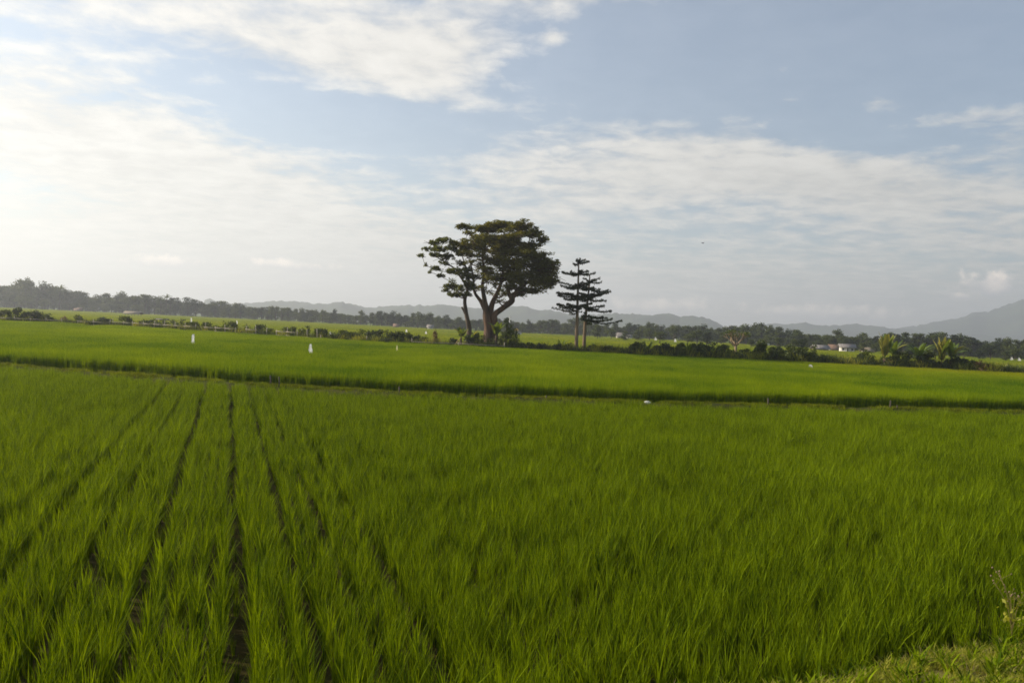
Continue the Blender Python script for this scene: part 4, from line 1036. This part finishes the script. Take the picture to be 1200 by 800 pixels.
house('long grey roofed house partly behind the hedge, left of the white farmhouse', 961, 409, 212, 16, 4, 3, tin_m, dark_wood_m, R(5), openings=5)
house('brown roofed house tucked between the grey house and the white farmhouse', 977, 409, 216, 12, 4, 4, rust_m, dull_wall_m, R(10))
house('low grey roofed hut left of the withered bananas', 1017, 410, 210, 12, 4, 3, thatch_m, dull_wall_m, 0)
house('small pale house with a grey roof right of the layered trees', 728, 396, 300, 11, 4, 3.5, tin_m, dull_wall_m, R(12), openings=3)
house('tiny white house beside the pale grey roofed one, right of the layered trees', 737, 397, 296, 6, 4, 1.5, tin_m, wall_m, R(-20), openings=1)
house('small pale hut showing between the bushes right of the bare tree', 888, 403, 285, 6, 4, 2, tin_m, dull_wall_m, 0, openings=1)
house('small white house in the far wood left of the slender tree', 504, 384, 325, 6, 4, 2, tin_m, wall_m, 0, openings=1)
house('tiny pale house in the far wood midway along the left', 464, 379, 330, 5, 3, 2, rust_m, dull_wall_m, 0, openings=1)
house('open sided field shelter with a brown thatched roof on the left', 156, 366, 300, 16, 4, 2.2, thatch_m, wall_m, R(6), 'field_shelter', walls=False)
house('small brown roofed hut at the left edge wood', 92, 362, 440, 7, 3, 2.5, rust_m, dark_wood_m, 0, openings=1)
house('low dark shelter out in the far left plots', 190, 371, 200, 11, 2, 1.2, dark_wood_m, dark_wood_m, 0, 'field_shelter', walls=False)
def shrine():
    d = 250.0; b = np.array([PX(605, d, GZ2), d, GZ2]); u = d/F
    t = thing('prayer_house', 'little prayer house with a golden dome seen between the tall trees', 'prayer house', tuple(b))
    m_ = MB(); m_.box((0, 0, 2.4*u), (12*u, 8*u, 4.8*u)); child('wall', m_.mesh('wall', wall_m), t)
    m_ = MB(); m_.box((0, 0, 5.3*u), (14*u, 10*u, 1.4*u), 0, .8); child('roof', m_.mesh('roof', tin_m), t)
    m_ = MB(); pts = [(0, 0, 5.8*u+k*.45*u) for k in range(9)]; m_.tube(pts, [2.0*u, 2.3*u, 2.4*u, 2.3*u, 2.0*u, 1.6*u, 1.0*u, .4*u, .1*u], 14, True); child('dome', m_.mesh('dome', gold_m, True), t)
    for sx in (-1, 1):
        m_ = MB(); m_.box((sx*3*u, -4*u-.02, 2.6*u), (2*u, .1, 2*u)); child('window', m_.mesh('window', window_m), t)
    t2 = thing('pole', 'slim pale pole with a small white top left of the golden dome', 'pole', tuple(np.array([PX(596.5, 200, GZ2), 200, GZ2])))
    m_ = MB(); m_.tube([(0, 0, -.2), (0, 0, 3), (0, 0, 5.1)], [.10, .09, .08], 8, True); child('shaft', m_.mesh('shaft', white_m, True), t2)
    m_ = MB(); m_.box((0, 0, 5.2), (.5, .3, .3)); child('cap', m_.mesh('cap', white_m), t2)
shrine()

# ------------------------------------------------------------------ hills
def ridge(name, pts, d, thick, amp, label, seed, sub=3.0):
    xs_px = np.arange(pts[0][0], pts[-1][0]+.1, sub); r = np.random.default_rng(seed)
    ys = np.interp(xs_px, [p[0] for p in pts], [p[1] for p in pts])
    H = np.array([max(W(a, b, d)[2], 1.0) for a, b in zip(xs_px, ys)]); X = np.array([W(a, b, d)[0] for a, b in zip(xs_px, ys)])
    H = H+r.normal(0, .5, len(H))*np.minimum(1, H/30)*d/900; rows = 17; V = []
    ph = r.uniform(0, 6.28, 12)
    for j in range(rows):
        s = (j/(rows-1))*2-1; 
        f = max(0.0, math.cos(s*math.pi/2))**.8
        for i, x in enumerate(X):
            nz = sum(math.sin(x*(.012*(k+1.3))*(900/d)**.3+ph[k]+s*(3+k*1.7)*math.sin(ph[-k-1]))/(k+1.5) for k in range(6))
            z = H[i]*f*(1+.10*nz*(1-f))+amp*nz*(f > 0)*(1 if abs(s) > .08 else .35)*min(1, H[i]/12)
            V.append((x*(1+s*thick/d), d+s*thick, max(z*(f > 0), -.6)-.4*(f == 0)))
    n = len(X); Q = [(j*n+i, j*n+i+1, (j+1)*n+i+1, (j+1)*n+i) for j in range(rows-1) for i in range(n-1)]
    return setting(name, np_mesh(name, V, Q, None, None, forest_m, True), label=label)
karst = [(120, 372), (235, 367), (240, 352), (247, 350.5), (256, 355), (290, 354.5), (325, 355), (362, 356.5), (385, 359.5), (392, 356), (402, 354), (415, 355.5), (430, 360), (450, 358), (475, 357), (500, 358), (515, 357.5), (525, 359), (535, 361),
         (562, 360.5), (582, 363), (600, 362), (612, 361.5), (632, 364.5), (642, 362.5), (660, 366), (682, 370), (700, 367), (720, 366.5), (735, 367.5), (752, 370.5), (769, 370), (787, 370.5), (797, 373), (804, 371.5), (821, 372.5), (839, 377), (852, 384), (870, 396)]
ridge('hills', karst, 2000, 260, 6.0, 'rounded karst hills fading blue behind the wood', 1)
ridge('hills', [(780, 392), (830, 386), (880, 382), (917, 380.5), (960, 381.5), (1000, 381), (1027, 382), (1052, 384), (1077, 388), (1110, 392), (1200, 397), (1300, 402)], 2500, 320, 6, 'low hazy ridge behind the white farmhouse', 2, 4)
ridge('mountain', [(930, 399), (1000, 392), (1065, 381), (1100, 376.5), (1120, 375), (1137, 368), (1157, 366), (1177, 359.5), (1200, 351.5), (1230, 342), (1262, 336), (1300, 340), (1350, 352), (1420, 375), (1500, 420)], 2950, 420, 10, 'big blue mountain slope rising at the right edge', 3, 4)

# bird
def bird():
    p = W(823.5, 285, 120); t = thing('bird', 'tiny dark bird flying alone in the sky right of the trees', 'bird', tuple(p), R(30))
    b = MB(); b.tube([(-.22, 0, 0), (-.1, 0, .01), (.05, 0, .01), (.16, 0, .03), (.24, 0, .02)], [.01, .05, .06, .035, .008], 8, True); child('body', b.mesh('body', bird_m, True), t)
    for s in (-1, 1):
        V = [(.08, s*.03, .03), (-.08, s*.03, .03), (.10, s*.2, .10), (-.05, s*.2, .09), (.02, s*.42, .06), (-.06, s*.40, .05)]
        child('wing', np_mesh('wing', V, [(0, 1, 3, 2), (2, 3, 5, 4)], None, None, bird_m), t)
bird()

# ------------------------------------------------------------------ haze
hb = MB(); hb.box((0, 0, 140), (11000, 11000, 284)); hm = bpy.data.materials.new('haze'); hm.use_nodes = True; ht = hm.node_tree; ht.nodes.clear()
pv = ht.nodes.new('ShaderNodeVolumePrincipled'); pv.inputs['Color'].default_value = (.86, .92, 1.0, 1); pv.inputs['Density'].default_value = .00044; pv.inputs['Anisotropy'].default_value = .35
ho = ht.nodes.new('ShaderNodeOutputMaterial'); ht.links.new(pv.outputs[0], ho.inputs['Volume'])
ho_ = setting('haze', hb.mesh('haze', hm), 'stuff', 'thin blue haze in the air')
print('done')
